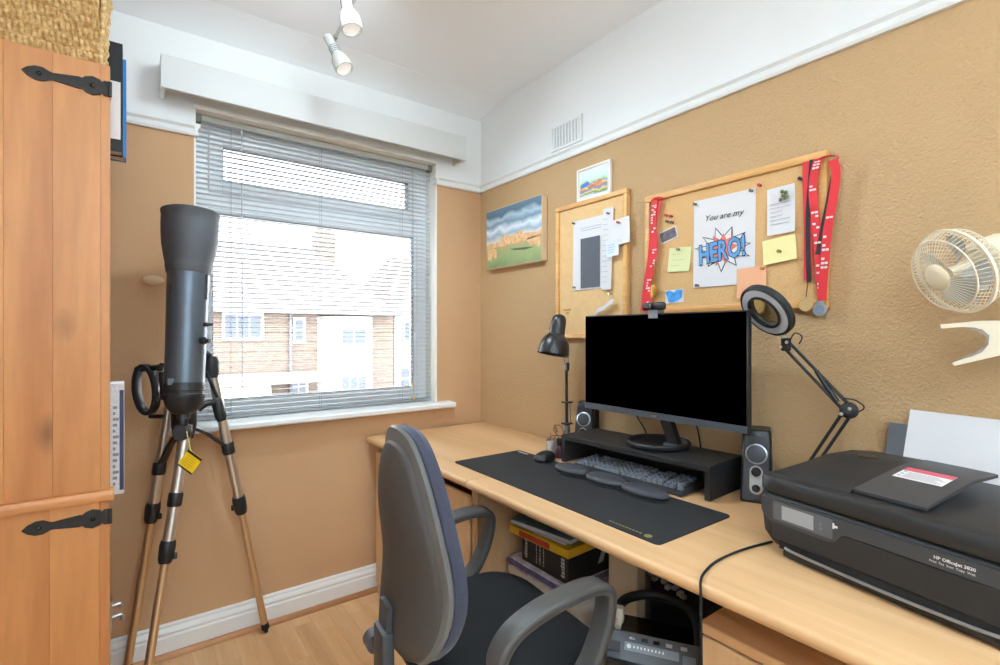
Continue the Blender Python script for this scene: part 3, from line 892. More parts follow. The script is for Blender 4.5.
s = sheet('lined_note', 'white handwritten note at the top right of the wide board', 'paper', 0.686, 1.511, 0.078, 0.140, NB, M_paper, -2, 0.006, 0.004)
scribble(s, -0.03, 0.03, 0.03, 0.09, 6, -0.0066, seed=2)
s = sheet('sticky_note', 'pale yellow sticky note below the white handwritten note', 'sticky note', 0.689, 1.428, 0.094, 0.074, NB + 0.002, mat('pale_yellow_paper', (240, 226, 160), 0.8), -6, 0.008)
s = sheet('sticky_note', 'salmon pink sticky note behind the ring magnifier', 'sticky note', 0.773, 1.330, 0.090, 0.092, NB + 0.004, mat('salmon_paper', (240, 176, 136), 0.8), -2, 0.006)
s = sheet('sticky_note', 'pale green sticky note beside the left lanyard', 'sticky note', 1.030, 1.434, 0.086, 0.084, NB, mat('pale_green_paper', (220, 222, 168), 0.8), 4, 0.006)
scribble(s, -0.028, 0.022, 0.02, 0.06, 3, -0.0066, (186, 190, 150), seed=8)
s = sheet('photo_print', 'small dark tilted photograph beside the top of the left lanyard', 'photo', 1.066, 1.546, 0.072, 0.044, NB, M_paper, -14, 0.002)
MB().box(-0.032, 0.032, -0.0030, -0.0022, 0.005, 0.040).build('photo_image', mat('photo_dark', (96, 88, 90), 0.5, var=(60, 0.7)), s)
s = sheet('postcard', 'small bright blue picture card at the bottom of the wide board', 'card', 1.046, 1.326, 0.074, 0.046, NB, M_paper, -3, 0.002)
MB().prism([(-0.036, 0.042), (-0.028, 0.026), (-0.022, 0.004), (-0.006, 0.001), (0.012, 0.006), (0.030, 0.016), (0.034, 0.042), (0.012, 0.045), (0.0, 0.036), (-0.014, 0.045)], -0.0032, -0.0024).build('card_image', mat('card_blue', (72, 152, 218), 0.5, var=(50, 0.5)), s, smooth=False)

# pins
def pin(px, py, n, c, label, r=0.0042):
    p = onp('x', X1 - n, px, py)
    o = thing('push_pin', label, 'pin', tuple(p), 0, 'push pins on the two boards')
    mt = mat('pin_%d_%d_%d' % c, c, 0.35)
    MB().rings([(0, 0.0045), (0.12, 0.0048), (0.16, 0.003), (0.6, 0.0026), (0.75, 0.0044), (1, 0.005)], p, p + Vector((-0.012, 0, 0)), 12).build('head', mt, o, True)
    MB().cyl(p + Vector((0.002, 0, 0)), p, 0.0008, n=6).build('needle', M_steel, o, True)
DK = (96, 92, 84)
for a in ((696, 205, 0.0135, DK, 'pin in the top left corner of the HERO! sheet'),
          (752, 191.5, 0.0135, DK, 'pin in the top right corner of the HERO! sheet'),
          (698, 286, 0.0165, DK, 'pin in the bottom left corner of the HERO! sheet'),
          (760.5, 186, 0.013, (176, 44, 44), 'red pin stuck alone beside the top of the HERO! sheet'),
          (801, 179.5, 0.013, (44, 46, 44), 'black pin stuck beside the right lanyard'),
          (780, 252, 0.019, (150, 132, 70), 'pin in the middle of the pale yellow sticky note'),
          (763, 269, 0.0185, (206, 122, 70), 'orange pin at the top of the salmon sticky note'),
          (679, 250, 0.015, (150, 140, 100), 'brown pin at the top of the pale green sticky note'),
          (667, 216, 0.013, (186, 44, 44), 'upper left red pin of the cluster above the small photograph'),
          (672, 217, 0.013, (168, 38, 42), 'upper right red pin of the cluster above the small photograph'),
          (668, 222, 0.013, (72, 96, 60), 'lower left green pin of the cluster above the small photograph'),
          (673, 223, 0.013, (110, 74, 52), 'lower right brown pin of the cluster above the small photograph'),
          (574.5, 224, 0.0135, DK, 'pin in the top left corner of the grey printed sheet'),
          (575, 288, 0.016, DK, 'pin in the bottom left corner of the grey printed sheet'),
          (609, 214, 0.0195, DK, 'pin in the top of the white receipt strip'),
          (619, 223, 0.0245, (176, 48, 56), 'red pin holding the large white note on the left board')):
    pin(*a)
kp = onp('x', X1 - 0.020, 784, 196)
k = thing('beaded_pin_charm', 'small green and brown charm pinned to the white handwritten note', 'charm', tuple(kp))
q = MB()
for i, (dy, dz) in enumerate(((0.004, 0.012), (-0.006, 0.008), (0.002, 0.0), (-0.004, -0.008), (0.008, -0.011), (-0.010, -0.004))):
    q.ell((kp.x - 0.003, kp.y + dy, kp.z + dz), 0.005, 0.0055, 0.0055, 10, 6)
q.tube([kp + Vector((0.004, 0, 0.0)), kp + Vector((-0.002, 0, 0))], 0.002, 6)
q.build('beads', mat('charm_green_brown', (110, 112, 70), 0.5, var=(140, 0.5)), k, True)

# ---- lanyards
M_red = mat('red_ribbon', (214, 46, 52), 0.6, bump=(300, 0.2, 2, 0.001))
M_blkrib = mat('black_ribbon', (34, 32, 36), 0.6)
M_ribprint = mat('ribbon_white_print', (236, 218, 214), 0.6)
def ribbon(mb, pts, w, th=0.0012, side=(0, -1, 0)):
    mb.sweep(smoothpath(pts, 5), [(-w / 2, -th / 2), (w / 2, -th / 2), (w / 2, th / 2), (-w / 2, th / 2)], side=side)
    return mb
def wpx(n, *pp):
    return [onp('x', X1 - n, px, py) for px, py in pp]
def ribbon_marks(o, pts, w, spans, m, n=2):
    """rows of small print along a ribbon"""
    b = MB()
    P = smoothpath(pts, 8)
    r = random.Random(len(spans))
    for t0, t1 in spans:
        i0, i1 = int(t0 * (len(P) - 1)), int(t1 * (len(P) - 1))
        for i in range(i0, i1):
            c = (P[i] + P[min(i + 1, len(P) - 1)]) / 2; d = (P[min(i + 1, len(P) - 1)] - P[i])
            for k in range(n):
                f = (k + 0.5) / n - 0.5
                if r.random() < 0.55:
                    cc = c + Vector((-0.0012, f * w * 0.8, 0))
                    b.box(cc.x - 0.0003, cc.x + 0.0003, cc.y - w * 0.26 / n * 1.3, cc.y + w * 0.26 / n * 1.3, cc.z - abs(d.z) * 0.27, cc.z + abs(d.z) * 0.27)
    q = b.build('ribbon_print', m, o, True, smooth=False); q['kind'] = 'stuff'
    return q
ln1 = thing('medal_lanyard', 'red lanyard with a gold medal hung over the left end of the wide board', 'lanyard', (X1 - 0.03, 1.15, 1.33))
pa = wpx(0.029, (659, 201), (655, 218), (652, 240), (650, 262), (646, 285), (643, 312))
pc = wpx(0.032, (655, 201), (653, 222), (655, 246), (652, 268), (648, 290), (650, 312))
r1 = ribbon(MB(), pa, 0.024).build('ribbon', M_red, ln1, True)
r2 = ribbon(MB(), pc, 0.024).build('ribbon', M_red, ln1, True)
ribbon_marks(ln1, wpx(0.0335, *((655, 204), (653, 222), (655, 246), (652, 268), (648, 290), (650, 310))), 0.024, ((0.04, 0.30), (0.40, 0.62), (0.70, 0.95)), M_ribprint)
top = wpx(0.0305, (657, 201))[0]
MB().tube([top + Vector((0, 0.022 * math.cos(a), 0.010 * math.sin(a))) for a in [R_(180 * i / 12) for i in range(13)]], 0.004, 6).build('ribbon_fold', M_red, ln1, True)
mc = onp('x', X1 - 0.03, 653, 292)
MB().rings([(0, 0.020), (0.15, 0.022), (0.85, 0.022), (1, 0.020)], mc + Vector((0.0015, 0, 0)), mc + Vector((-0.0025, 0, 0)), 24).build('medal', mat('gold_medal', (196, 156, 78), 0.3, 0.9), ln1, True)
MB().tube(wpx(0.030, (655, 262), (655, 276), (653, 284)), 0.0035, 6).build('medal_clip', mat('gold_medal', (196, 156, 78), 0.3, 0.9), ln1, True)

ln2 = thing('medal_lanyard', 'red and black lanyards with a silver medal over the right end of the board', 'lanyard', (X1 - 0.03, 0.58, 1.29))
qa = wpx(0.030, (818, 159), (813, 185), (815, 215), (818, 245), (820, 275), (822, 301))
qb = wpx(0.034, (833, 160), (836, 176), (832, 205), (827, 235), (824, 270), (822, 301))
qc = wpx(0.026, (807, 162), (807, 190), (808, 220), (808, 250), (808, 281))
qd_ = wpx(0.028, (812, 160), (810, 185), (808, 215), (808, 250), (809, 283))
qe = wpx(0.031, (834, 175), (830, 195), (824, 225), (818, 255))
ribbon(MB(), qc, 0.022).build('ribbon', M_red, ln2, True)
ribbon(MB(), qd_, 0.012).build('ribbon', M_blkrib, ln2, True)
ribbon(MB(), qa, 0.022).build('ribbon', M_red, ln2, True)
ribbon(MB(), qe, 0.014).build('ribbon', M_blkrib, ln2, True)
ribbon(MB(), qb, 0.022).build('ribbon', M_red, ln2, True)
ribbon_marks(ln2, wpx(0.0315, (818, 159), (813, 185), (815, 215), (818, 245), (820, 275), (822, 301)), 0.022, ((0.03, 0.14), (0.2, 0.27), (0.38, 0.6), (0.74, 0.9)), M_ribprint)
ribbon_marks(ln2, wpx(0.0355, (833, 160), (836, 176), (832, 205), (827, 235), (824, 270), (822, 301)), 0.022, ((0.45, 0.52), (0.58, 0.80)), M_ribprint)
tp = onp('x', X1 - 0.030, 826, 160)
MB().sweep([tp + Vector((0, 0.030 * math.cos(a), 0.012 * math.sin(a) - 0.004)) for a in [R_(180 * i / 14) for i in range(15)]], [(-0.006, -0.0006), (0.006, -0.0006), (0.006, 0.0006), (-0.006, 0.0006)], side=(1, 0, 0)).build('ribbon_fold', M_red, ln2, True)
mc = onp('x', X1 - 0.031, 820, 310)
oc = [(mc.y + 0.019 * math.cos(R_(45 * k + 22.5)), mc.z + 0.019 * math.sin(R_(45 * k + 22.5))) for k in range(8)]
md = MB().prism(oc, mc.x - 0.003, mc.x + 0.0015, plane='yz').build('medal', mat('silver_medal', (206, 210, 216), 0.3, 0.8), ln2, True)
MB().rings([(0, 0.012), (1, 0.012)], mc + Vector((-0.003, 0, 0)), mc + Vector((-0.0042, 0, 0)), 20).build('medal_face', mat('medal_engraving', (150, 168, 190), 0.4, 0.6), md, True)
MB().box(mc.x - 0.002, mc.x + 0.0005, mc.y - 0.010, mc.y + 0.010, mc.z + 0.016, mc.z + 0.024).build('medal_loop', mat('silver_medal', (206, 210, 216), 0.3, 0.8), ln2, True)
gm = onp('x', X1 - 0.026, 806, 305)
gmo = thing('pale_medal', 'pale gold disc hanging behind the silver medal', 'medal', tuple(gm))
MB().tube([gm + Vector((0, 0.018 * math.cos(a), 0.018 * math.sin(a))) for a in [R_(15 * i) for i in range(24)]], 0.002, 6, closed=True).rings([(0, 0.017), (1, 0.017)], gm + Vector((0.001, 0, 0)), gm + Vector((-0.001, 0, 0)), 24).build('disc', mat('pale_gold', (214, 178, 124), 0.4, 0.3), gmo, True)
MB().tube([gm + Vector((0, 0, 0.018)), onp('x', X1 - 0.026, 808, 282)], 0.0012, 5).build('cord', M_blkrib, gmo, True)

# ---- pale oval knob on the window wall
kb = thing('wall_knob', 'pale oval wooden knob on the tan wall left of the telescope', 'knob', (0.069, Y1, 1.416))
MB().cyl((0.069, Y1, 1.416), (0.069, Y1 - 0.02, 1.416), 0.008, n=12).build('stem', M_cream, kb, True)
MB().ell((0.069, Y1 - 0.028, 1.416), 0.034, 0.012, 0.018, 24, 14).build('knob', mat('pale_wood_knob', (226, 196, 158), 0.4), kb, True)

# ================================================================== clip fan on the right wall
fan = thing('clip_fan', 'cream clip-on fan with wire cage fixed to the right wall', 'fan', (X1, 0.17, 1.20))
fc = onp('x', 1.385, 954, 272)            # centre of the largest cage ring
fd = Vector((-0.72, 0.60, -0.34)).normalized()
fu = fd.cross(UP).normalized(); fw = fu.cross(fd).normalized()
def fring(c, r, n=48):
    return [c + (fu * math.cos(2 * PI * k / n) + fw * math.sin(2 * PI * k / n)) * r for k in range(n)]
RF = 0.089
hub = fc + fd * 0.036
g = MB()
g.tube(fring(fc + fd * 0.024, RF * 0.86), 0.0017, 6, closed=True)
for k in range(60):
    a = 2 * PI * k / 60
    rad = fu * math.cos(a) + fw * math.sin(a)
    g.tube([hub + rad * 0.026, hub + rad * 0.045 - fd * 0.001, fc + fd * 0.024 + rad * RF * 0.86, fc + rad * RF * 0.99 + fd * 0.004], 0.0007, 4)
g.build('front_grille', M_cream, fan, True)
MB().sweep(fring(fc, RF), [(-0.0028, -0.0028), (0.0028, -0.0028), (0.0028, 0.0028), (-0.0028, 0.0028)], closed=True).build('cage_rim', M_cream, fan, True)
g = MB()
bk = fc - fd * 0.052
for k in range(48):
    a = 2 * PI * k / 48
    rad = fu * math.cos(a) + fw * math.sin(a)
    g.tube([fc + rad * RF * 0.99, fc - fd * 0.022 + rad * RF * 0.95, bk + rad * 0.055, bk + rad * 0.03], 0.0008, 4)
g.tube(fring(fc - fd * 0.022, RF * 0.95), 0.0012, 5, closed=True)
g.build('rear_grille', M_cream, fan, True)
MB().rings([(0, 0.028), (0.5, 0.028), (0.8, 0.025), (1, 0.016)], hub - fd * 0.003, hub + fd * 0.006, 28).build('hub_cap', mat('cream_hub', (236, 222, 190), 0.35), fan, True)
MB().rings([(0, 0.012), (1, 0.016)], fc + fd * 0.012, fc - fd * 0.03, 20).build('spindle', M_cream, fan, True)
M_blade = mat('pale_blade', (176, 178, 176), 0.3)
for b_ in range(4):
    a0 = PI / 2 * b_ + 0.3
    vs_ = []; fs = []
    for i in range(6):
        r = 0.014 + 0.060 * i / 5
        wid = 0.35 + 0.35 * math.sin(PI * i / 6)
        for j in range(5):
            a = a0 + wid * (j / 4 - 0.5) * 1.6
            off = 0.020 * (j / 4 - 0.5)
            vs_.append(fc - fd * 0.008 + (fu * math.cos(a) + fw * math.sin(a)) * r + fd * off)
    for i in range(5):
        for j in range(4):
            q = i * 5 + j; fs.append((q, q + 1, q + 6, q + 5))
    n0 = len(vs_)
    vs2 = vs_ + [p - fd * 0.0015 for p in vs_]
    fs2 = fs + [tuple(n0 + i for i in f[::-1]) for f in fs]
    MB().add(vs2, fs2).build('blade', M_blade, fan, True)
MB().rings([(0, 0.030), (0.15, 0.046), (0.6, 0.046), (0.9, 0.036), (1, 0.02)], bk + fd * 0.004, bk - fd * 0.085, 28).build('motor_housing', M_cream, fan, True)
# stem down to the clip
mh = bk - fd * 0.045
cb_ = Vector((1.43, 0.205, 1.222))
MB().tube(smoothpath([mh + Vector((0, 0, -0.03)), mh + Vector((0.01, -0.01, -0.07)), cb_ + Vector((0, -0.03, 0.02))], 5), 0.014, 12).build('stem', M_cream, fan, True)
# clip jaws, drawn in the wall-parallel plane and 26 mm thick
def ck(px, py):
    p = onp('x', 1.40, px, py); return (p.y, p.z)
up_ = [ck(942, 325), ck(943, 329), ck(962, 327.5), ck(976, 328), ck(985, 331), ck(990, 336), ck(1010, 337), ck(1030, 326), ck(1012, 321), ck(980, 321.5)]
lo_ = [ck(954, 363), ck(956, 366), ck(974, 362), ck(1000, 356), ck(1030, 346), ck(1030, 334), ck(1010, 337), ck(990, 336), ck(989, 344), ck(983, 351), ck(972, 356.5)]
MB().prism(up_, 1.386, 1.414, plane='yz').build('clip_jaw', M_cream, fan, True)
MB().prism(lo_, 1.386, 1.414, plane='yz').build('clip_jaw', M_cream, fan, True)
pad = [ck(956, 361), ck(972, 355), ck(983, 349), ck(989, 342), ck(987, 336), ck(981, 332), ck(970, 330), ck(968, 328.2), ck(984, 330), ck(991, 336), ck(990, 345), ck(984, 352), ck(973, 357)]
MB().prism(pad, 1.3845, 1.4155, plane='yz').build('clip_pad', mat('grey_felt', (150, 140, 132), 0.9), fan, True)
MB().box(1.41, X1 - 0.0005, 0.145, 0.185, 1.19, 1.25, bev=0.006).build('wall_mount', M_cream, fan, True)

# ================================================================== desks
DZ = 0.735
def desktop(mb, y0, y1, x0=0.887, x1=X1 - 0.004, th=0.028):
    prof = [(x1, DZ), (x0 + 0.012, DZ), (x0 + 0.005, DZ - 0.0025), (x0 + 0.001, DZ - 0.008), (x0, DZ - 0.016), (x0 + 0.003, DZ - 0.024), (x0 + 0.009, DZ - th), (x1, DZ - th)]
    return mb.prism(prof, y0, y1, plane='xz')
d1 = thing('corner_desk_unit', 'beech desk unit with cupboard doors in the window corner', 'desk', (1.2, 1.82, 0))
desktop(MB(), 1.3900, 2.2490).build('desktop', M_beech, d1, True)
for yy in (1.405, 2.215):
    MB().box(0.935, 1.52, yy, yy + 0.018, 0.0, DZ - 0.0285).build('side_panel', M_beechv, d1, True)
MB().box(0.960, 1.50, 1.4235, 2.2145, 0.060, 0.078).build('bottom_panel', M_beechv, d1, True)
MB().box(1.500, 1.515, 1.4235, 2.2145, 0.060, DZ - 0.0285).build('back_panel', M_beechv, d1, True)
MB().box(0.966, 0.980, 1.4235, 2.2145, 0.0, 0.0595).build('plinth', M_beechv, d1, True)
for (a, b) in ((1.4240, 1.8175), (1.8205, 2.2140)):
    dr = MB().box(0.920, 0.9345, a, b, 0.064, 0.668, bev=0.002, seg=1).build('door', M_beechv, d1, True)
    MB().box(0.915, 0.9345, a + 0.17, a + 0.22, 0.6685, 0.677, bev=0.002, seg=1).build('latch', M_chrome, dr, True)
d2 = thing('long_desk', 'long beech desk carrying the monitor and the printer', 'desk', (1.2, 0.5, 0))
desktop(MB(), -0.40, 1.3865).build('desktop', M_beech, d2, True)
MB().box(0.925, 1.52, 1.3775, 1.3865, 0.0, DZ - 0.0285).build('end_panel', M_beechv, d2, True)
MB().box(0.925, 1.52, -0.39, -0.372, 0.0, DZ - 0.0285).build('end_panel', M_beechv, d2, True)
MB().box(1.515, 1.530, -0.371, 1.376, 0.30, DZ - 0.0285).build('back_panel', M_beechv, d2, True)
MB().box(1.150, 1.190, 0.905, 1.010, 0.0, DZ - 0.0285, bev=0.003, seg=1).build('leg', mat('cream_laminate', (222, 202, 170), 0.5), d2, True)
pd = thing('drawer_pedestal', 'beech drawer pedestal under the long desk beside the printer cable', 'drawer unit', (1.2, 0.35, 0))
MB().box(0.952, 1.460, 0.140, 0.590, 0.600, 0.622, bev=0.002, seg=1).build('top_panel', M_beech, pd, True)
MB().box(0.972, 1.455, 0.146, 0.584, 0.02, 0.5995).build('carcass', M_beechv, pd, True)
for k in range(3):
    z1 = 0.594 - k * 0.190
    dd = MB().box(0.954, 0.9715, 0.144, 0.586, z1 - 0.184, z1, bev=0.002, seg=1).build('drawer', M_beechv, pd, True)
    MB().tube(smoothpath([(0.954, 0.31, z1 - 0.05), (0.934, 0.32, z1 - 0.05), (0.934, 0.41, z1 - 0.05), (0.954, 0.42, z1 - 0.05)], 4), 0.004, 8).build('handle', M_steel, dd, True)
MB().box(0.985, 1.44, 0.16, 0.57, 0.0, 0.0195).build('plinth', M_beechv, pd, True)

# ---- pine cupboard on the left
CX1, CYF = -0.041, 1.610
cu = thing('pine_cupboard', 'tall honey pine cupboard with black iron strap hinges', 'cupboard', (-0.3, 1.7, 0))
MB().box(X0 + 0.03, CX1 - 0.004, CYF + 0.024, 1.800, 0.0, 1.878).build('carcass', M_pinerail, cu, True)
MB().box(X0 + 0.03, CX1 - 0.002, CYF + 0.025, 1.800, 1.8785, 1.899, bev=0.002, seg=1).build('top_board', M_pinerail, cu, True)
def pine_door(z0, z1, seams):
    for a, b in zip(seams, seams[1:]):
        MB().box(a + 0.0001, b - 0.0001, CYF, CYF + 0.0235, z0, z1, bev=0.0004, seg=1).build('plank', M_pine, cu, True)
pine_door(0.825, 1.8985, [-0.56, -0.44, -0.335, -0.235, -0.150, -0.060, CX1])
pine_door(0.01, 0.797, [-0.56, -0.44, -0.345, -0.250, -0.155, -0.062, CX1])
mr_ = [(CYF, 0.7975), (CYF - 0.010, 0.7985), (CYF - 0.014, 0.805), (CYF - 0.014, 0.816), (CYF - 0.010, 0.8235), (CYF, 0.8245), (CYF + 0.0235, 0.8245), (CYF + 0.0235, 0.7975)]
MB().prism(mr_, -0.56, CX1 + 0.008, plane='yz').build('mid_rail', M_pinerail, cu, True)
def strap(zc):
    c = CX1 - 0.002; xs = lambda t: c - t
    up = [(0.162, 0.0), (0.152, 0.010), (0.138, 0.0165), (0.124, 0.0165), (0.112, 0.010), (0.106, 0.0085), (0.058, 0.0145), (0.052, 0.013), (0.046, 0.019), (0.032, 0.0235), (0.018, 0.019), (0.013, 0.0135), (0.010, 0.0185), (0.0, 0.0185)]
    poly = [(xs(t), zc + h) for t, h in up] + [(xs(t), zc - h) for t, h in up[::-1] if h > 0]
    s = MB().prism(poly, CYF - 0.0045, CYF - 0.0002).build('strap_hinge', M_iron, cu, True)
    MB().cyl((c + 0.002, CYF - 0.004, zc - 0.0185), (c + 0.002, CYF - 0.004, zc + 0.0185), 0.0045, n=12).build('hinge_knuckle', M_iron, s, True)
    for t in (0.131, 0.032):
        MB().ell((xs(t), CYF - 0.005, zc), 0.0055, 0.003, 0.0055, 12, 6).build('hinge_screw', M_blackg, s, True)
strap(1.838); strap(0.757)
hk = MB()
hk.box(CX1 - 0.002, CX1 + 0.003, 1.66, 1.70, 0.435, 0.515)
hk.tube(smoothpath([(CX1, 1.68, 0.495), (CX1 + 0.020, 1.68, 0.498), (CX1 + 0.020, 1.68, 0.488)], 4), 0.005, 8)
hk.tube(smoothpath([(CX1, 1.68, 0.465), (CX1 + 0.022, 1.68, 0.468), (CX1 + 0.024, 1.68, 0.452)], 4), 0.005, 8)
hk.build('door_catch', M_steel, cu, True)

# ---- seagrass basket on top of the cupboard
bk_ = thing('seagrass_basket', 'woven seagrass basket on top of the pine cupboard', 'basket', (-0.28, 1.72, 1.9))
def woven_wall(mb, p0, p1, z0, z1, n, flare, nu, rows):
    """rows of twisted strands: a relief grid between p0 and p1"""
    p0 = Vector(p0); p1 = Vector(p1); n = Vector(n)
    L_ = (p1 - p0).length
    cols = nu * 8; rws = rows * 9
    vs_ = []; fs = []
    r = random.Random(int(L_ * 1000)); ph = [r.uniform(0, 1) for _ in range(rows + 1)]; am = [[r.uniform(0.6, 1.15) for _ in range(nu + 2)] for _ in range(rows + 1)]
    for j in range(rws + 1):
        t = j / rws; row = min(int(t * rows), rows - 1); fr = t * rows - row
        for i in range(cols + 1):
            s = i / cols
            q = s * nu + 0.5 * (row % 2) + 0.22 * (fr - 0.5) + 0.3 * ph[row]
            a = am[row][int(q) % nu]
            hgt = 0.0100 * a * (abs(math.sin(PI * q)) ** 0.55) * (math.sin(PI * fr) ** 0.5 if 0 < fr < 1 else 0)
            p = p0 + (p1 - p0) * s + UP * (z0 + (z1 - z0) * t) + n * (hgt + flare * t)
            vs_.append(p)
    for j in range(rws):
        for i in range(cols):
            a = j * (cols + 1) + i
            fs.append((a, a + 1, a + cols + 2, a + cols + 1))
    return mb.add(vs_, fs)
M_sea, nt, p = _new('seagrass')
tcn = nt.nodes.new('ShaderNodeTexCoord'); no = nt.nodes.new('ShaderNodeTexNoise'); no.inputs['Scale'].default_value = 90; no.inputs['Detail'].default_value = 4
rp = nt.nodes.new('ShaderNodeValToRGB'); rp.color_ramp.elements[0].position = 0.3; rp.color_ramp.elements[0].color = col(168, 122, 66)
rp.color_ramp.elements[1].position = 0.7; rp.color_ramp.elements[1].color = col(236, 204, 146)
nt.links.new(tcn.outputs['Object'], no.inputs['Vector']); nt.links.new(no.outputs['Fac'], rp.inputs['Fac']); nt.links.new(rp.outputs['Color'], p.inputs['Base Color']); p.inputs['Roughness'].default_value = 0.75
w = MB()
bx0, bx1, by0, by1 = -0.52, -0.062, 1.632, 1.785
woven_wall(w, (bx0, by0, 0), (bx1, by0, 0), 1.9015, 2.13, (0, -1, 0), 0.010, 42, 8)
w.build('front_weave', M_sea, bk_, True)
w = MB()
woven_wall(w, (bx1, by0, 0), (bx1, by1, 0), 1.9015, 2.13, (1, 0, 0), 0.010, 14, 8)
w.build('side_weave', M_sea, bk_, True)
MB().box(bx0, bx1 - 0.001, by0 + 0.001, by1, 1.9005, 2.125).build('basket_body', mat('seagrass_dark', (150, 108, 60), 0.9), bk_, True)
rm = MB(); rm.tube([(bx0, by0 - 0.012, 2.135), (bx1 + 0.012, by0 - 0.012, 2.135), (bx1 + 0.012, by1, 2.135)], 0.012, 10)
rm.build('rim', M_sea, bk_, True)
MB().tube(smoothpath([(bx1 + 0.001 + 0.010 * t, by0 - 0.001 - 0.010 * t, 1.902 + 0.23 * t) for t in (0, 0.5, 1)], 8), 0.006, 8).build('corner_strand', M_sea, bk_, True)

# ---- bookcase behind the cupboard and its files
bc = thing('bookcase', 'narrow pine bookcase hidden between the cupboard and the window wall', 'bookcase', (-0.3, 1.93, 0))
for yy in (1.803, 2.172):
    MB().box(X0 + 0.03, -0.070, yy, yy + 0.018, 0.0, 1.722).build('side_panel', M_pine, bc, True)
for zz in (0.06, 0.40, 0.735, 1.085, 1.40):
    MB().box(X0 + 0.03, -0.072, 1.8215, 2.1715, zz, zz + 0.018).build('shelf', M_pinerail, bc, True)
MB().box(X0 + 0.03, -0.068, 1.803, 2.19, 1.7225, 1.742).build('top_board', M_pinerail, bc, True)
MB().box(X0 + 0.012, X0 + 0.0295, 1.803, 2.19, 0.0, 1.742).build('back_panel', M_pine, bc, True)
M_blue = mat('binder_blue', (30, 128, 200), 0.4)
def binder(label, x1, y0, y1, z0, z1, spine, cover, lab=True, x0=-0.32, rz=0):
    b = thing('ring_binder', label, 'binder', (x1, (y0 + y1) / 2, z0))
    MB().box(x0, x1 - 0.0015, y0 + 0.003, y1 - 0.003, z0 + 0.003, z1 - 0.003).build('pages', M_paper, b, True)
    MB().box(x0, x1, y0, y0 + 0.0028, z0, z1).build('cover', cover, b, True)
    MB().box(x0, x1, y1 - 0.0028, y1, z0, z1).build('cover', cover, b, True)
    MB().box(x1 - 0.0012, x1 + 0.001, y0, y1, z0, z1, bev=0.0006, seg=1).build('spine', spine, b, True)
    if lab:
        MB().box(x1 - 0.030, x1 - 0.004, y0 - 0.0006, y0 - 0.0001, z0 + 0.035, z0 + 0.20).build('paper_label', M_paper, b, True)
    return b
binder('black ring binder with a white label standing on the bookcase', -0.018, 1.810, 1.862, 1.7425, 2.055, M_blackm, M_blackm)
binder('bright blue ring binder behind the black one on the bookcase', -0.010, 1.8625, 1.915, 1.7425, 2.035, M_blue, M_blue, False)
mf = thing('magazine_file', 'white file with a navy stripe sticking out beside the pine cupboard', 'file', (-0.04, 1.85, 0.7535))
MB().box(-0.30, -0.014, 1.8235, 1.90, 0.7535, 1.075, bev=0.001, seg=1).build('file_body', mat('white_card', (232, 234, 238), 0.7, var=(160, 0.12)), mf, True)
MB().box(-0.0245, -0.0145, 1.8228, 1.8234, 0.765, 1.055).build('stripe', mat('navy_card', (62, 76, 112), 0.6), mf, True)
pk = MB()
for k in range(14):
    pk.box(-0.040, -0.034 + 0.004 * (k % 3), 1.8229, 1.8234, 0.78 + k * 0.017, 0.788 + k * 0.017)
pk.build('printed_mark', mat('grey_mark', (150, 152, 164), 0.7), mf, True)

# ================================================================== under the desk
sb = thing('storage_box', 'pale grey storage box under the desk carrying the game boxes', 'box', (1.25, 1.15, 0))
M_pbox = mat('pale_grey_plastic', (196, 192, 188), 0.5)
MB().loft([[(x, y, z) for x, y in rrect(hx, hy, 0.02, 4, 1.242, 1.19)] for z, hx, hy in ((0.0, 0.185, 0.155), (0.400, 0.195, 0.165))]).build('tub', M_pbox, sb, True)
MB().box(1.038, 1.446, 1.018, 1.362, 0.4005, 0.432, bev=0.008).build('lid', M_pbox, sb, True)
mg = thing('magazine_pile', 'flat pile of colourful magazines under the black box', 'magazines', (1.2, 1.2, 0.433))
z = 0.4325
for k, c in enumerate(((176, 170, 186), (150, 70, 72), (92, 100, 150), (208, 196, 200))):
    a = 1.032 + 0.006 * (k % 2); b_ = 1.085 + 0.008 * ((k * 2) % 3)
    MB().box(a, 1.27, b_, b_ + 0.265, z, z + 0.0075, bev=0.001, seg=1).build('magazine', mat('mag_cover_%d' % k, c, 0.4, var=(40, 0.3)), mg, True)
    z += 0.0080
BZ0 = z + 0.0005
bb = thing('game_box', 'black boxed game with white lettering under the yellow box', 'box', (1.17, 1.19, BZ0))
MB().box(1.052, 1.30, 1.080, 1.300, BZ0, BZ0 + 0.086, bev=0.002, seg=1).build('carton', mat('black_card', (34, 32, 32), 0.45), bb, True)
pt = MB()
rr = random.Random(12)
for (ya, yb) in ((1.094, 1.112), (1.270, 1.284), (1.205, 1.210), (1.222, 1.226), (1.188, 1.192)):
    zz = BZ0 + 0.016
    while zz < BZ0 + 0.070:
        h = rr.uniform(0.004, 0.011)
        pt.box(1.0512, 1.0518, ya, ya + (yb - ya) * rr.uniform(0.6, 1), zz, zz + h); zz += h + 0.003
pt.build('printed_lettering', mat('carton_white_print', (196, 190, 184), 0.6), bb, True)
MB().prism([(1.18, BZ0 + 0.03), (1.205, BZ0 + 0.034), (1.214, BZ0 + 0.056), (1.232, BZ0 + 0.062), (1.228, BZ0 + 0.074), (1.200, BZ0 + 0.074), (1.192, BZ0 + 0.052)], 1.0790, 1.0797).build('printed_picture', mat('carton_white_print', (196, 190, 184), 0.6), bb, True, smooth=False)
yz = BZ0 + 0.0865
yb_ = thing('game_box', 'flat yellow and red boxed game on top of the black box', 'box', (1.15, 1.2, yz))
Ry = Matrix.Translation((1.16, 1.205, 0)) @ Matrix.Rotation(R_(3), 4, 'Z') @ Matrix.Translation((-1.16, -1.205, 0))
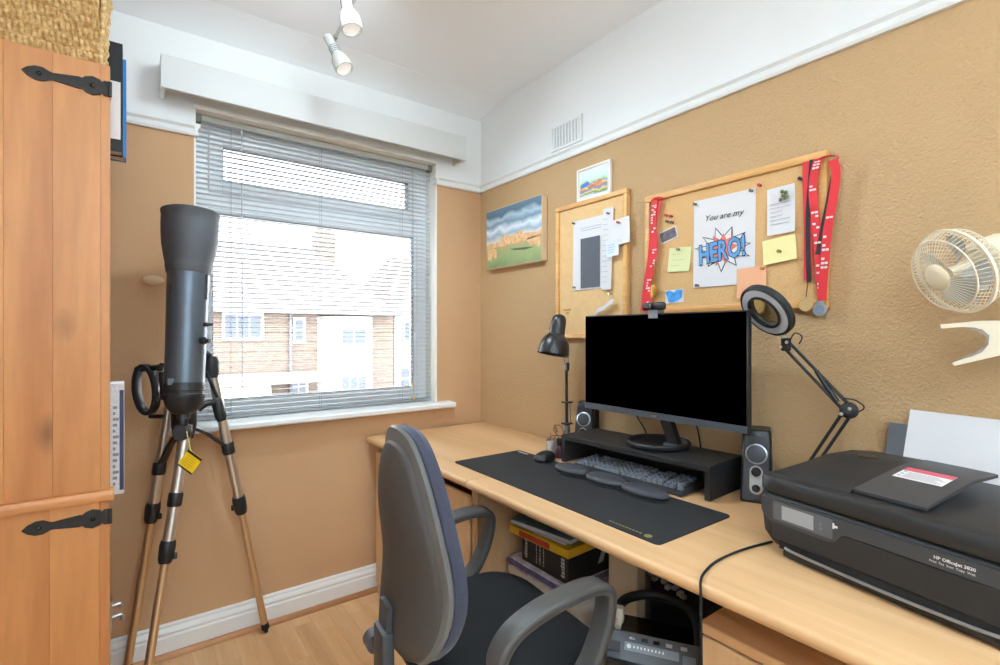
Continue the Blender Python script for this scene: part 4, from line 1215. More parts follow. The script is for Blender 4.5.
MB().box(1.032, 1.275, 1.072, 1.342, yz, yz + 0.027, Ry, bev=0.002, seg=1).build('carton', mat('yellow_card', (226, 176, 40), 0.45), yb_, True)
MB().box(1.0312, 1.0318, 1.150, 1.290, yz + 0.004, yz + 0.022, Ry).build('printed_band', mat('red_card', (196, 66, 44), 0.45, var=(60, 0.2)), yb_, True)
yy_ = yz + 0.0275
for nm, lab, c, x0, x1, y0, y1, h, ang in (('paper_folder', 'dark striped folder lying on the yellow game box', (96, 84, 96), 1.045, 1.25, 1.10, 1.345, 0.010, 5),
                                        ('paperback', 'white paperback with a teal cover on top of the under-desk pile', (96, 140, 150), 1.035, 1.205, 1.085, 1.330, 0.014, 9)):
    t = thing(nm, lab, 'book', ((x0 + x1) / 2, (y0 + y1) / 2, yy_))
    Mr = Matrix.Translation((1.13, 1.2, 0)) @ Matrix.Rotation(R_(ang), 4, 'Z') @ Matrix.Translation((-1.13, -1.2, 0))
    MB().box(x0 + 0.001, x1 - 0.001, y0 + 0.001, y1 - 0.001, yy_ + 0.0012, yy_ + h - 0.0012, Mr).build('pages', mat('book_pages', (214, 208, 214), 0.8), t, True)
    for zz in (yy_, yy_ + h - 0.0012):
        MB().box(x0, x1, y0, y1, zz, zz + 0.0012, Mr).build('cover', mat('cover_%d_%d_%d' % c, c, 0.35, var=(30, 0.35)), t, True)
    yy_ += h + 0.0005

# second computer at the back
pc2 = thing('desktop_computer', 'black computer with plugged-in leads at the back under the desk', 'computer', (1.38, 0.80, 0))
MB().box(1.290, 1.505, 0.625, 0.965, 0.0, 0.672, bev=0.004, seg=1).build('case', M_blackm, pc2, True)
for k, (yy, zz) in enumerate(((0.950, 0.490), (0.938, 0.478), (0.905, 0.482), (0.892, 0.470), (0.868, 0.478), (0.852, 0.468), (0.842, 0.460))):
    MB().box(1.268, 1.2895, yy - 0.007, yy + 0.007, zz - 0.006, zz + 0.006, bev=0.002, seg=1).build('plug', mat('grey_white_plug', (206, 204, 200), 0.5), pc2, True)
for yy in (0.900, 0.868):
    MB().box(1.2865, 1.2898, yy - 0.010, yy + 0.010, 0.502, 0.510).build('usb_socket', mat('usb_blue', (52, 72, 206), 0.4), pc2, True)

# gaming tower in front
pc1 = thing('computer_tower', 'black computer tower with carry handle and sloping port panel under the desk', 'computer', (1.060, 0.775, 0), R_(-58))
MB().box(-0.105, 0.105, -0.125, 0.115, 0.012, 0.440, bev=0.008).build('case', M_blackm, pc1)
# sloping port panel
Pz = Matrix.Translation((0, -0.112, 0.492)) @ Matrix.Rotation(R_(38), 4, 'X')
MB().box(-0.102, 0.102, -0.036, 0.030, -0.016, 0.0, Pz, bev=0.003, seg=1).build('port_panel', mat('graphite_plastic', (78, 80, 84), 0.4), pc1)
MB().prism([(-0.105, 0.38), (0.105, 0.38), (0.100, 0.470), (-0.100, 0.470)], -0.150, -0.100).build('front_visor', M_black, pc1)
MB().box(-0.020, 0.034, -0.1515, -0.1500, 0.405, 0.410).build('visor_slot', M_steel, pc1)
for k, x in enumerate((-0.046, -0.018, 0.008, 0.036, 0.068)):
    MB().box(x - 0.007, x + 0.007, 0.012, 0.020, 0.0, 0.0012, Pz, bev=0.0005, seg=1).build('port', M_steel if k > 2 else M_blackg, pc1)
MB().box(-0.062, 0.058, -0.012, 0.006, 0.0, 0.0014, Pz).build('badge_strip', mat('grey_badge', (132, 136, 142), 0.4), pc1)
lg = MB(); lg.rings([(0, 0.005), (1, 0.005)], (-0.052, -0.003, 0.0014), (-0.052, -0.003, 0.0022), 12, M=Pz)
for k in range(9):
    lg.box(-0.042 + k * 0.008, -0.0385 + k * 0.008, -0.005, 0.000, 0.0014, 0.0018, Pz)
lg.build('badge_mark', mat('white_mark', (226, 226, 226), 0.4), pc1)
for x in (-0.086, 0.080):
    MB().box(x - 0.014, x + 0.014, -0.020, 0.002, 0.0, 0.003, Pz, bev=0.001, seg=1).build('button', M_grey if x > 0 else M_dgrey, pc1)
# carry handle: a loop rising behind the panel
hp = smoothpath([(-0.100, -0.10, 0.475), (-0.102, -0.04, 0.495), (-0.088, 0.045, 0.508), (-0.045, 0.085, 0.514), (0.0, 0.092, 0.517), (0.045, 0.085, 0.514), (0.088, 0.045, 0.508), (0.102, -0.04, 0.495), (0.100, -0.10, 0.475)], 5)
MB().tube(hp, 0.0125, 10).build('handle', M_black, pc1)
MB().box(-0.088, 0.088, -0.085, 0.10, 0.4405, 0.4435).build('handle_well', M_blackg, pc1)
vt = MB()
for k in range(9):
    vt.box(0.1055, 0.1075, -0.08 + k * 0.02, -0.07 + k * 0.02, 0.20, 0.375)
vt.build('side_vent', M_dgrey, pc1)
MB().box(-0.094, -0.074, -0.052, -0.026, 0.502, 0.537, bev=0.003, seg=1).cyl((-0.084, -0.072, 0.505), (-0.084, -0.040, 0.512), 0.008, n=10).build('usb_dongle', mat('beige_dongle', (206, 196, 182), 0.45), pc1)
for (x, y) in ((-0.085, -0.10), (0.085, -0.10), (-0.085, 0.09), (0.085, 0.09)):
    MB().cyl((x, y, 0), (x, y, 0.0118), 0.014, n=12).build('foot', M_rubber, pc1)

# ================================================================== office chair
chr_ = thing('office_chair', 'dark swivel office chair with looped armrests pulled up to the desk', 'chair', (0.726, 1.058, 0), R_(84))
M_fab = mat('charcoal_fabric', (17, 18, 21), 0.95, bump=(500, 0.3, 2, 0.001), var=(200, 0.15), sheen=0.03)
M_fabb = mat('navy_back_fabric', (60, 62, 78), 0.95, bump=(500, 0.3, 2, 0.001), var=(200, 0.12), sheen=0.3)
M_shell = mat('grey_brown_shell', (70, 65, 62), 0.62, bump=(240, 0.25, 2, 0.001))
M_piping = mat('grey_shell_edge', (102, 102, 100), 0.5)
M_arm = mat('armrest_polyurethane', (74, 72, 70), 0.45)
M_arm2 = mat('armrest_groove', (58, 56, 55), 0.5)
so = rrect(0.240, 0.225, 0.11, 7, 0, -0.02)
def seat_def(p):
    x, y, z_ = p
    return (x, y, z_ - 0.25 * max(0, -y - 0.12) ** 1.5 + 0.15 * x * x)
MB().pillow(so, -0.455, 0.030, 0.030, 3.5, 4, 'xy', deform=seat_def).build('seat', M_fab, chr_)
MB().pillow([(x * 0.93, y * 0.93) for x, y in so], -0.420, 0.012, 0.022, 5, 5, 'xy').build('seat_pan', M_blackm, chr_)
hw = [(0.500, 0.085), (0.508, 0.125), (0.53, 0.160), (0.57, 0.190), (0.63, 0.207), (0.70, 0.208), (0.78, 0.198), (0.85, 0.178), (0.91, 0.150), (0.955, 0.118), (0.985, 0.084), (0.999, 0.045)]
ol = [(w_, z_) for z_, w_ in hw] + [(0.0, 1.003)] + [(-w_, z_) for z_, w_ in hw[::-1]] + [(0.0, 0.497)]
ol = [(q.x * 0.93, q.y) for q in smoothpath([(a, b, 0) for a, b in ol], 3, True)]
def back_def(p):
    x, y, z_ = p
    return (x, y + (z_ - 0.60) * -0.01 - 0.9 * x * x - 0.05 * math.exp(-((z_ - 0.66) / 0.12) ** 2) * 0.4, z_)
cc = (0.0, 0.72)
MB().pillow(ol, 0.205, 0.036, 0.018, 3.2, 6, deform=back_def, centre=cc).build('back_cushion', M_fabb, chr_)
MB().pillow([(x * 1.005, 0.72 + (z_ - 0.72) * 1.003) for x, z_ in ol], 0.228, 0.007, 0.008, 8, 8, deform=back_def, centre=cc).build('back_edge', M_piping, chr_)
ol2 = [(x * 0.90, 0.705 + (z_ - 0.72) * 0.93) for x, z_ in ol]
MB().pillow(ol2, 0.234, 0.003, 0.026, 6, 3.0, deform=back_def, centre=(0, 0.705)).build('back_shell', M_shell, chr_)
# bar carrying the backrest
MB().sweep(smoothpath([(0, 0.252, 0.60), (0, 0.255, 0.54), (0, 0.255, 0.46), (0, 0.235, 0.405), (0, 0.17, 0.385), (0, 0.05, 0.385)], 5), [(-0.030, -0.006), (0.030, -0.006), (0.030, 0.006), (-0.030, 0.006)], side=(1, 0, 0)).build('back_bar', M_dgrey, chr_)
MB().box(-0.036, 0.036, 0.243, 0.272, 0.42, 0.545, bev=0.006).build('bar_cover', M_dgrey, chr_)
kn = MB().rings([(0, 0.012), (0.30, 0.012), (0.32, 0.023), (0.92, 0.024), (1, 0.020)], (0.036, 0.258, 0.475), (0.095, 0.258, 0.475), 20).build('tension_knob', mat('grey_knob', (104, 106, 112), 0.35, 0.5), chr_)
MB().rings([(0, 0.015), (1, 0.013)], (0.095, 0.258, 0.475), (0.0965, 0.258, 0.475), 20).build('knob_cap', M_blackm, kn)
for s_ in (-1, 1):
    X = 0.272 * s_
    lp = smoothpath([(X, 0.115, 0.560), (X, 0.085, 0.612), (X, 0.02, 0.640), (X, -0.06, 0.654), (X, -0.125, 0.657), (X, -0.165, 0.644), (X, -0.172, 0.608), (X, -0.155, 0.545), (X, -0.115, 0.478), (X, -0.06, 0.445), (X, 0.02, 0.443), (X, 0.085, 0.478)], 6, True)
    nl = len(lp)
    def sec(i_):
        return [(a, b) for a, b in rrect(0.027, 0.0125, 0.008, 3)]
    am = MB().sweep(lp, rrect(0.027, 0.0125, 0.008, 3), side=(1, 0, 0), closed=True).build('armrest', M_arm, chr_)
    MB().sweep(lp, rrect(0.0278, 0.0035, 0.002, 2), side=(1, 0, 0), closed=True).build('armrest_groove', M_arm2, am)
    MB().box(min(X, X - 0.10 * s_), max(X, X - 0.10 * s_), -0.06, 0.02, 0.405, 0.440, bev=0.006).build('arm_bracket', M_blackm, chr_)
MB().box(-0.09, 0.09, -0.10, 0.14, 0.355, 0.400, bev=0.01).build('tilt_mechanism', M_blackm, chr_)
MB().cyl((0, 0, 0.11), (0, 0, 0.356), 0.026, n=20).cyl((0, 0, 0.24), (0, 0, 0.357), 0.034, n=20).build('gas_column', M_black, chr_)
MB().cyl((0, 0, 0.075), (0, 0, 0.125), 0.045, 0.038, n=24).build('base_hub', M_black, chr_)
for k in range(5):
    a = 2 * PI * k / 5 + 0.3
    ex, ey = math.cos(a), math.sin(a)
    MB().sweep([(ex * 0.03, ey * 0.03, 0.10), (ex * 0.15, ey * 0.15, 0.092), (ex * 0.29, ey * 0.29, 0.070)], lambda t: rrect(0.026 - 0.010 * t, 0.018 - 0.006 * t, 0.006, 2), side=(-ey, ex, 0)).build('leg', M_black, chr_)
    cs_ = MB().cyl((ex * 0.285, ey * 0.285, 0.040), (ex * 0.285, ey * 0.285, 0.075), 0.007, n=8).box(ex * 0.285 - 0.014, ex * 0.285 + 0.014, ey * 0.285 - 0.014, ey * 0.285 + 0.014, 0.034, 0.050, bev=0.005).build('castor', M_black, chr_)
    for q in (-1, 1):
        c0 = Vector((ex * 0.285 - ey * 0.010 * q, ey * 0.285 + ex * 0.010 * q, 0.0255))
        MB().rings([(0, 0.022), (0.2, 0.025), (0.8, 0.025), (1, 0.022)], c0, c0 + Vector((-ey * 0.016 * q, ex * 0.016 * q, 0)), 18).build('castor_wheel', M_rubber, cs_)

# ================================================================== on the desk
# ---- desk mat
M_mat = mat('black_cloth_mat', (34, 34, 36), 0.85, bump=(400, 0.25, 2, 0.001), var=(6, 0.08))
dm = thing('desk_mat', 'large black desk mat in front of the monitor riser', 'desk mat', (1.128, 1.155, DZ), R_(-90.5))
MB().prism(rrect(0.455, 0.156, 0.014, 5), 0.0002, 0.0032, plane='xy').build('mat', M_mat, dm)
g = MB()
for k in range(10):
    g.box(0.290 + k * 0.0105, 0.297 + k * 0.0105, -0.137, -0.132, 0.0033, 0.0036)
g.rings([(0, 0.010), (1, 0.010)], (0.410, -0.134, 0.0033), (0.410, -0.134, 0.0036), 18)
g.build('gold_print', mat('gold_print', (140, 132, 76), 0.5), dm)
MB().box(-0.435, -0.375, 0.134, 0.142, 0.0033, 0.0036).build('white_print', mat('mat_white_print', (196, 198, 202), 0.5), dm)

# ---- riser
RT = R_(-90 + 3)
MR = thing('monitor_riser', 'black monitor riser over the keyboard', 'stand', (1.418, 1.088, DZ), RT)
M_riser = mat('black_wood_grain', (36, 35, 36), 0.5, bump=(80, 0.2, 3, 0.001))
MB().box(-0.290, 0.290, -0.102, 0.102, 0.086, 0.104, bev=0.001, seg=1).build('top_board', M_riser, MR)
for x in (-0.290, 0.274):
    MB().box(x, x + 0.016, -0.100, 0.100, 0.0035, 0.0858).build('side_panel', M_riser, MR)
MB().box(-0.2735, 0.2735, 0.088, 0.100, 0.0035, 0.0858).build('back_panel', M_riser, MR)  # assumed panel, added to keep the space under the riser dark
RZ = DZ + 0.104

# ---- monitor
mo = thing('monitor', 'wide black flat monitor on a round stand', 'monitor', (1.435, 1.02, RZ + 0.0002), WALLR)
def mx(y): return 1.02 - y
MX0, MX1 = mx(1.318), mx(0.703)
MY = 1.372 - 1.435
MZ0, MZ1 = 0.940 - RZ, 1.284 - RZ
MB().box(MX0, MX1, MY, MY + 0.022, MZ0, MZ1, bev=0.002, seg=1).build('bezel', M_black, mo)
MB().box(MX0 + 0.004, MX1 - 0.004, MY - 0.0006, MY - 0.0001, MZ0 + 0.022, MZ1 - 0.004).build('screen', mat('screen_black', (0, 0, 0), 0.9, spec=0.0), mo)
MB().box(MX0 + 0.001, MX1 - 0.001, MY - 0.0016, MY - 0.0001, MZ0 + 0.001, MZ0 + 0.021).build('lower_bezel', mat('grey_bezel', (70, 74, 80), 0.45), mo)
MB().text('AOC', 0.010, Matrix.Translation((0.5 * (MX0 + MX1), MY - 0.0022, MZ0 + 0.006)), align='CENTER').build('maker_mark', mat('bezel_mark', (176, 160, 156), 0.4), mo, smooth=False)
MB().box(MX0 + 0.12, MX1 - 0.12, MY + 0.0222, MY + 0.050, MZ0 + 0.03, MZ0 + 0.24, bev=0.012).build('rear_housing', M_black, mo)
bs = MB().rings([(0, 0.098), (0.35, 0.105), (0.8, 0.106), (1.0, 0.103), (1.0, 0.098), (0.35, 0.090), (0.30, 0.001)], (-0.022, 0.0, 0), (-0.022, 0.0, 0.020), 48, cap1=False).build('stand_base', M_black, mo)
Ms = Matrix.Translation((0.0, 0.0, 0.0))
MB().prism([(0.028, 0.010), (0.066, 0.010), (0.016, 0.140), (-0.026, 0.140)], -0.012, 0.012).build('stand_neck', M_black, mo)
MB().box(-0.03, 0.03, -0.02, 0.02, 0.12, 0.20, bev=0.004).build('stand_bracket', M_black, mo)
MB().pillow(rrect(0.038, 0.028, 0.02, 5, 0.040, 0.01), -0.010, 0.012, 0.003, 3, 3, 'xy').build('stand_foot', M_dgrey, mo)

# ---- webcam
wc = thing('webcam', 'small black webcam clipped to the top of the monitor', 'webcam', (1.385, 1.012, 1.2845), WALLR)
MB().box(-0.044, 0.044, -0.022, -0.002, 0.010, 0.036, bev=0.009, seg=3).build('body', M_black, wc)
MB().rings([(0, 0.010), (0.7, 0.010), (1, 0.008)], (0, -0.021, 0.024), (0, -0.026, 0.024), 18).build('lens', M_blackg, wc)
MB().box(-0.020, 0.020, -0.018, 0.014, 0.0005, 0.011, bev=0.002, seg=1).box(-0.018, 0.018, -0.018, -0.0155, -0.016, 0.002).build('clip', M_grey, wc)

# ---- keyboard
kbt = thing('keyboard', 'black keyboard with pale keys half under the riser', 'keyboard', (1.352, 1.082, DZ + 0.0034), R_(-90 + 3.5))
MB().prism([(-0.062, 0.0), (0.085, 0.0), (0.085, 0.024), (-0.045, 0.012), (-0.062, 0.004)], -0.215, 0.215, plane='yz').build('tray', M_blackm, kbt)
M_key = mat('pale_key', (104, 108, 116), 0.5)
km = MB().loft([[(x, y, z) for x, y in rrect(a, a, 0.002, 2)] for z, a in ((0, 0.0078), (0.005, 0.0068), (0.008, 0.0058))])
wide = MB().loft([[(x, y, z) for x, y in rrect(a + 0.044, a, 0.002, 2)] for z, a in ((0, 0.0082), (0.005, 0.0075), (0.007, 0.0066))])
k0 = None; w0 = None
for r in range(6):
    y = -0.038 + r * 0.0195
    zz = 0.0125 + (y + 0.045) / 0.13 * 0.012
    x = -0.200
    c = 0
    while x < 0.202:
        if r == 0 and abs(x + 0.1215) < 0.012:
            w_ = wide.build('space_bar', M_key, kbt); w_.location = (x + 0.048, y, zz); x += 0.0195 * 6; continue
        if r == 5 and c in (1, 14):
            x += 0.0195; c += 1; continue
        if k0 is None:
            k0 = km.build('key', M_key, kbt); k0.location = (x, y, zz)
        else:
            copy_part(k0, kbt, (x, y, zz))
        x += 0.0195 + (0.008 if c in (13, 16) else 0); c += 1

# ---- wrist rest, three lobes
wrt = thing('wrist_rest', 'black three-lobed gel wrist rest on the mat', 'wrist rest', (1.222, 1.085, DZ + 0.0034), R_(-89.0))
out = []
lob = [(-0.150, 0.072), (0.0, 0.078), (0.150, 0.082)]
N_ = 72
for k in range(N_):
    a = 2 * PI * k / N_
    x = 0.228 * math.cos(a)
    env = max((max(0.0, 1 - ((x - c) / w_) ** 2) ** 0.5) * 0.042 for c, w_ in lob)
    env = max(env, 0.026 if abs(x) < 0.19 else 0)
    y = env * (1 if math.sin(a) > 0 else -1) * (1 if abs(math.sin(a)) > 0.02 else 0)
    out.append((x, y))
MB().pillow(out, -0.0035, 0.0035, 0.0034, 5, 5, 'xy', centre=(0, 0)).build('base', M_rubber, wrt)
for c, w_ in lob:
    MB().pillow([(c + w_ * 0.97 * math.cos(2 * PI * k / 28), 0.041 * math.sin(2 * PI * k / 28)) for k in range(28)], -0.014, 0.014, 0.009, 2.8, 3, 'xy').build('gel_pad', mat('gel_pad_fabric', (66, 66, 72), 0.55, bump=(300, 0.15, 2, 0.001)), wrt)

# ---- mouse
ms = thing('computer_mouse', 'black mouse on the mat left of the wrist rest', 'mouse', (1.262, 1.420, DZ + 0.0034), R_(-75))
MB().pillow(rrect(0.030, 0.050, 0.028, 7), -0.006, 0.030, 0.0055, 2.3, 5, 'xy', deform=lambda p: (p[0], p[1], p[2] if p[2] < 0.008 else p[2] * (1.0 - 2.2 * max(0, -p[1] - 0.0) ** 1.0))).build('shell', M_black, ms)
MB().cyl((-0.003, -0.030, 0.028), (0.003, -0.030, 0.028), 0.006, n=14).build('scroll_wheel', M_dgrey, ms)

# ---- speakers
M_spk = mat('speaker_black', (30, 31, 34), 0.3)
def speaker(label, loc, rz, tilt=True):
    o = thing('desktop_speaker', label, 'speaker', loc, rz, 'pair of desktop speakers')
    s0 = rrect(0.042, 0.048, 0.014, 4); 
    secs = []
    for z, sh in ((0.0, 0.0), (0.012, 0.0), (0.11, 0.012), (0.195, 0.026), (0.203, 0.030)):
        k = 1.0 if z < 0.2 else 0.93
        secs.append([(x * k * (1 - 0.1 * z / 0.2), y * k * (1 - 0.18 * z / 0.2) + sh, z) for x, y in s0])
    MB().loft(secs).build('cabinet', M_spk, o)
    M_ = Matrix.Translation((0, -0.0485, 0)) @ Matrix.Rotation(R_(-10.5), 4, 'X')
    # front plate
    b = MB().prism([(-0.036, 0.008), (0.036, 0.008), (0.030, 0.188), (-0.030, 0.188)], -0.004, 0.004, M_).build('baffle', mat('baffle_grey', (52, 54, 58), 0.35), o)
    d = MB().rings([(0, 0.029), (0.6, 0.029), (1.0, 0.026)], (0, -0.004, 0.138), (0, -0.009, 0.138), 32, M=M_).build('driver', mat('silver_ring', (186, 190, 196), 0.3, 0.7), o)
    MB().rings([(0, 0.0255), (0.5, 0.024), (1.0, 0.012)], (0, -0.0085, 0.138), (0, -0.0110, 0.138), 32, M=M_).build('cone', mat('driver_cone', (70, 72, 78), 0.5), d)
    pnl = [(x, z) for x, z in [(0.017 * math.cos(R_(a)), 0.088 + 0.017 * math.sin(R_(a))) for a in range(0, 181, 15)] + [(0.017 * math.cos(R_(a)), 0.042 + 0.017 * math.sin(R_(a))) for a in range(180, 361, 15)]]
    MB().prism(pnl, -0.0072, -0.004, M_).build('control_plate', mat('silver_plate', (176, 174, 170), 0.4, 0.4), o)
    for z, r in ((0.088, 0.0130), (0.042, 0.0105)):
        MB().rings([(0, r), (0.7, r), (1, r * 0.8)], (0, -0.0072, z), (0, -0.016, z), 20, M=M_).build('knob', M_blackg, o)
    return o
speaker('desktop speaker with volume knobs between the riser and the printer', (1.478, 0.731, DZ), R_(-66))
speaker('left desktop speaker half hidden behind the monitor', (1.498, 1.432, DZ), R_(-68))

# ---- black desk lamp
dl = thing('desk_lamp', 'black angled desk lamp with bell shade left of the monitor', 'desk lamp', (1.484, 1.530, DZ))
lx, ly = 1.484, 1.530
M_lamp = mat('lamp_black', (42, 40, 40), 0.28)
MB().box(lx - 0.030, lx + 0.030, ly - 0.022, ly + 0.022, 0.735, 0.757, bev=0.004).build('base_clamp', M_lamp, dl, True)
MB().cyl((lx, ly, 0.757), (lx, ly, 0.830), 0.010, n=12).cyl((lx, ly, 0.80), (lx, ly, 0.83), 0.014, n=14).build('socket', M_steel, dl, True)
MB().cyl((lx, ly, 0.83), (lx - 0.002, ly + 0.002, 1.090), 0.0065, n=10).build('pole', M_lamp, dl, True)
sx_ = RV * 0.016
for s_ in (-1, 1):
    MB().tube([Vector((lx, ly, 0.842)) + sx_ * s_, Vector((lx, ly, 0.925)) + sx_ * s_ * 0.85], 0.0022, 6).build('spring_rod', M_steel, dl, True)
for zz in (0.925, 0.835):
    MB().box(lx - 0.017, lx + 0.017, ly - 0.017, ly + 0.017, zz, zz + 0.006).build('spring_bracket', M_lamp, dl, True)
for s_ in (-1, 1):
    MB().tube([Vector((lx, ly, 1.07)) + sx_ * s_ * 0.5, Vector((lx, ly, 1.135)) + sx_ * s_ * 0.7 - RV * 0.004], 0.0022, 6).build('spring_rod', M_steel, dl, True)
MB().box(lx - 0.009, lx + 0.009, ly - 0.009, ly + 0.009, 1.060, 1.095, bev=0.003, seg=1).build('joint', M_lamp, dl, True)
hd0 = at(560, 315, 2.07); hd1 = at(553, 355, 2.05)
sh = MB().rings([(0, 0.010), (0.03, 0.022), (0.10, 0.029), (0.20, 0.0315), (0.50, 0.0335), (0.54, 0.040), (0.60, 0.050), (0.70, 0.058), (0.85, 0.0635), (0.98, 0.066), (1.0, 0.066), (0.98, 0.063), (0.70, 0.055), (0.58, 0.030), (0.5, 0.001)], hd0, hd1, 36, cap1=False).build('lamp_shade', M_lamp, dl, True)
vv = (hd1 - hd0)
MB().ell(tuple(hd0 + vv * 0.72), 0.026, 0.026, 0.03, 16, 10).build('bulb', mat('bulb_glass', (236, 232, 222), 0.3), sh, True)
MB().tube([Vector((lx, ly, 1.135)) - RV * 0.004, hd0 + vv * 0.62 + RV * 0.03], 0.006, 8).build('head_joint', M_lamp, dl, True)

# ---- little things at the lamp's foot
jr = thing('ink_bottle', 'dark plum glass bottle at the left end of the riser', 'bottle', (1.345, 1.425, DZ))
MB().rings([(0, 0.018), (0.06, 0.021), (0.62, 0.021), (0.75, 0.015), (0.80, 0.012), (1.0, 0.012)], (1.345, 1.425, DZ), (1.345, 1.425, DZ + 0.060), 24).build('bottle_glass', mat('plum_glass', (66, 30, 48), 0.12), jr, True)
MB().rings([(0, 0.014), (0.9, 0.014), (1, 0.012)], (1.345, 1.425, DZ + 0.0602), (1.345, 1.425, DZ + 0.074), 20).build('cap', M_black, jr, True)
jr = thing('glass_jar', 'small clear jar with metal odds and ends beside the lamp foot', 'jar', (1.365, 1.492, DZ))
MB().rings([(0, 0.022), (0.05, 0.024), (0.95, 0.024), (1, 0.023), (0.98, 0.021), (0.08, 0.021), (0.08, 0.001)], (1.365, 1.492, DZ), (1.365, 1.492, DZ + 0.055), 24, cap1=False).build('jar_glass', mat('pale_jar_glass', (196, 190, 188), 0.1, alpha=0.55), jr, True)
q = MB()
for k, (dx, dy) in enumerate(((0.006, 0.004), (-0.008, 0.002), (0.0, -0.009), (0.004, 0.010))):
    q.cyl((1.365 + dx, 1.492 + dy, DZ + 0.007), (1.365 + dx * 2.2, 1.492 + dy * 2.0, DZ + 0.062 + 0.006 * k), 0.0028, n=6)
q.build('metal_bits', mat('copper_bits', (170, 120, 92), 0.4, 0.7), jr, True)
wl = thing('wire_spectacles', 'thin wire frame sticking up behind the glass jar', 'wire frame', (1.425, 1.505, DZ))
b0 = Vector((1.425, 1.505, DZ + 0.0015))
q = MB()
q.tube(smoothpath([b0, b0 + UP * 0.055 - RV * 0.01, b0 + UP * 0.085 - RV * 0.030, b0 + UP * 0.105 - RV * 0.018, b0 + UP * 0.095 + RV * 0.004, b0 + UP * 0.06 + RV * 0.012, b0 + UP * 0.03 + RV * 0.006], 6), 0.0016, 6)
q.tube(smoothpath([b0 + UP * 0.045 - RV * 0.05, b0 + UP * 0.062 - RV * 0.03, b0 + UP * 0.060 + RV * 0.01, b0 + UP * 0.085 + RV * 0.016], 6), 0.0016, 6)
q.build('wire', M_dgrey, wl, True)
MB().rings([(0, 0.006), (1, 0.004)], b0 + UP * 0.075 - RV * 0.016, b0 + UP * 0.105 - RV * 0.026, 10).build('copper_tip', mat('copper_bits', (170, 120, 92), 0.4, 0.7), wl, True)
# leads behind the monitor
for lab, pp in (('thin black lead hanging behind the left of the monitor', [(1.53, 1.235, 0.99), (1.535, 1.23, 0.94), (1.532, 1.20, 0.90), (1.534, 1.17, 0.86), (1.535, 1.15, 0.80)]),
                ('black lead hanging behind the middle of the monitor', [(1.535, 1.08, 1.0), (1.535, 1.085, 0.93), (1.534, 1.07, 0.86), (1.535, 1.06, 0.79)]),
                ('black lead hanging beside the monitor stand', [(1.532, 0.985, 1.0), (1.533, 0.965, 0.93), (1.534, 0.95, 0.87), (1.535, 0.94, 0.79)])):
    single(MB().tube(smoothpath(pp, 6), 0.0025, 6), 'cable', M_rubber, lab, 'cable', pp[-1], 0, 'leads behind the monitor', True)

# ---- magnifier lamp
ml = thing('magnifier_lamp', 'black ring magnifier lamp on a folding twin-rod arm', 'magnifier lamp', (1.505, 0.66, DZ))
rc = onp('x', 1.415, 766.5, 311)
rn = Vector((-0.760, 0.318, -0.556)).normalized()
ru = rn.cross(UP).normalized(); rw = ru.cross(rn)
def rring(c, r, n=56):
    return [c + (ru * math.cos(2 * PI * k / n) + rw * math.sin(2 * PI * k / n)) * r for k in range(n)]
RO, RI = 0.080, 0.046
MB().rings([(0, RI), (0, RO - 0.006), (0.25, RO), (0.85, RO), (1, RO - 0.004), (1, RO - 0.008)], rc - rn * 0.014, rc + rn * 0.010, 56, cap0=False, cap1=False).rings([(0, RI), (1, RI - 0.002)], rc - rn * 0.014, rc + rn * 0.010, 56, cap0=False, cap1=False).build('ring_housing', M_blackm, ml, True)
MB().rings([(0, RI + 0.004), (0, RO - 0.008), (1, RO - 0.009), (1, RI + 0.004)], rc + rn * 0.0075, rc + rn * 0.0095, 56, cap0=False, cap1=False).build('diffuser', mat('ring_diffuser', (206, 208, 218), 0.5), ml, True)
MB().rings([(0, RI - 0.002), (0, RI + 0.005), (1, RI + 0.005), (1, RI - 0.002)], rc + rn * 0.006, rc + rn * 0.013, 56, cap0=False, cap1=False).build('lens_rim', M_blackm, ml, True)
lg_ = mat('magnifier_glass', (214, 226, 222), 0.03, trans=1.0, ior=1.25)
MB().rings([(0, 0.001), (0.12, 0.03), (0.4, RI - 0.002), (0.6, RI - 0.002), (0.88, 0.03), (1, 0.001)], rc - rn * 0.006, rc + rn * 0.006, 40).build('lens', lg_, ml, True)
J = onp('x', 1.455, 786, 345); E_ = onp('x', 1.478, 849, 411); Bs = onp('x', 1.508, 822, 452)
MB().box(-0.011, 0.011, -0.010, 0.010, -0.018, 0.018, Matrix.Translation(J), bev=0.003, seg=1).build('head_joint', M_blackm, ml, True)
MB().tube([J + Vector((0, 0, 0.01)), rc - rn * 0.004 + (J - rc).normalized() * (RO - 0.002)], 0.006, 10).build('swivel', M_steel, ml, True)
ar = (E_ - J); an = ar.normalized(); ap = an.cross(Vector((1, 0, 0))).normalized()
for s_ in (-1, 1):
    MB().tube([J + ap * 0.010 * s_, E_ + ap * 0.010 * s_], 0.0042, 8).build('upper_rod', M_blackm, ml, True)
MB().tube([J + ar * 0.45 + ap * 0.010, J + ar * 0.62 + ap * 0.002, E_ - an * 0.03 - ap * 0.006], 0.0060, 8).build('spring', M_black, ml, True)
MB().ell(tuple(E_), 0.022, 0.021, 0.021, 18, 12).build('elbow', M_blackm, ml, True)
lb = Bs - E_; foot = E_ + lb * ((0.785 - E_.z) / lb.z)
foot.x = min(foot.x, 1.520)
bn = (foot - E_).normalized(); bp_ = bn.cross(Vector((1, 0, 0))).normalized()
for s_ in (-1, 1):
    MB().tube([E_ + bp_ * 0.009 * s_, foot + bp_ * 0.009 * s_], 0.0042, 8).build('lower_rod', M_blackm, ml, True)
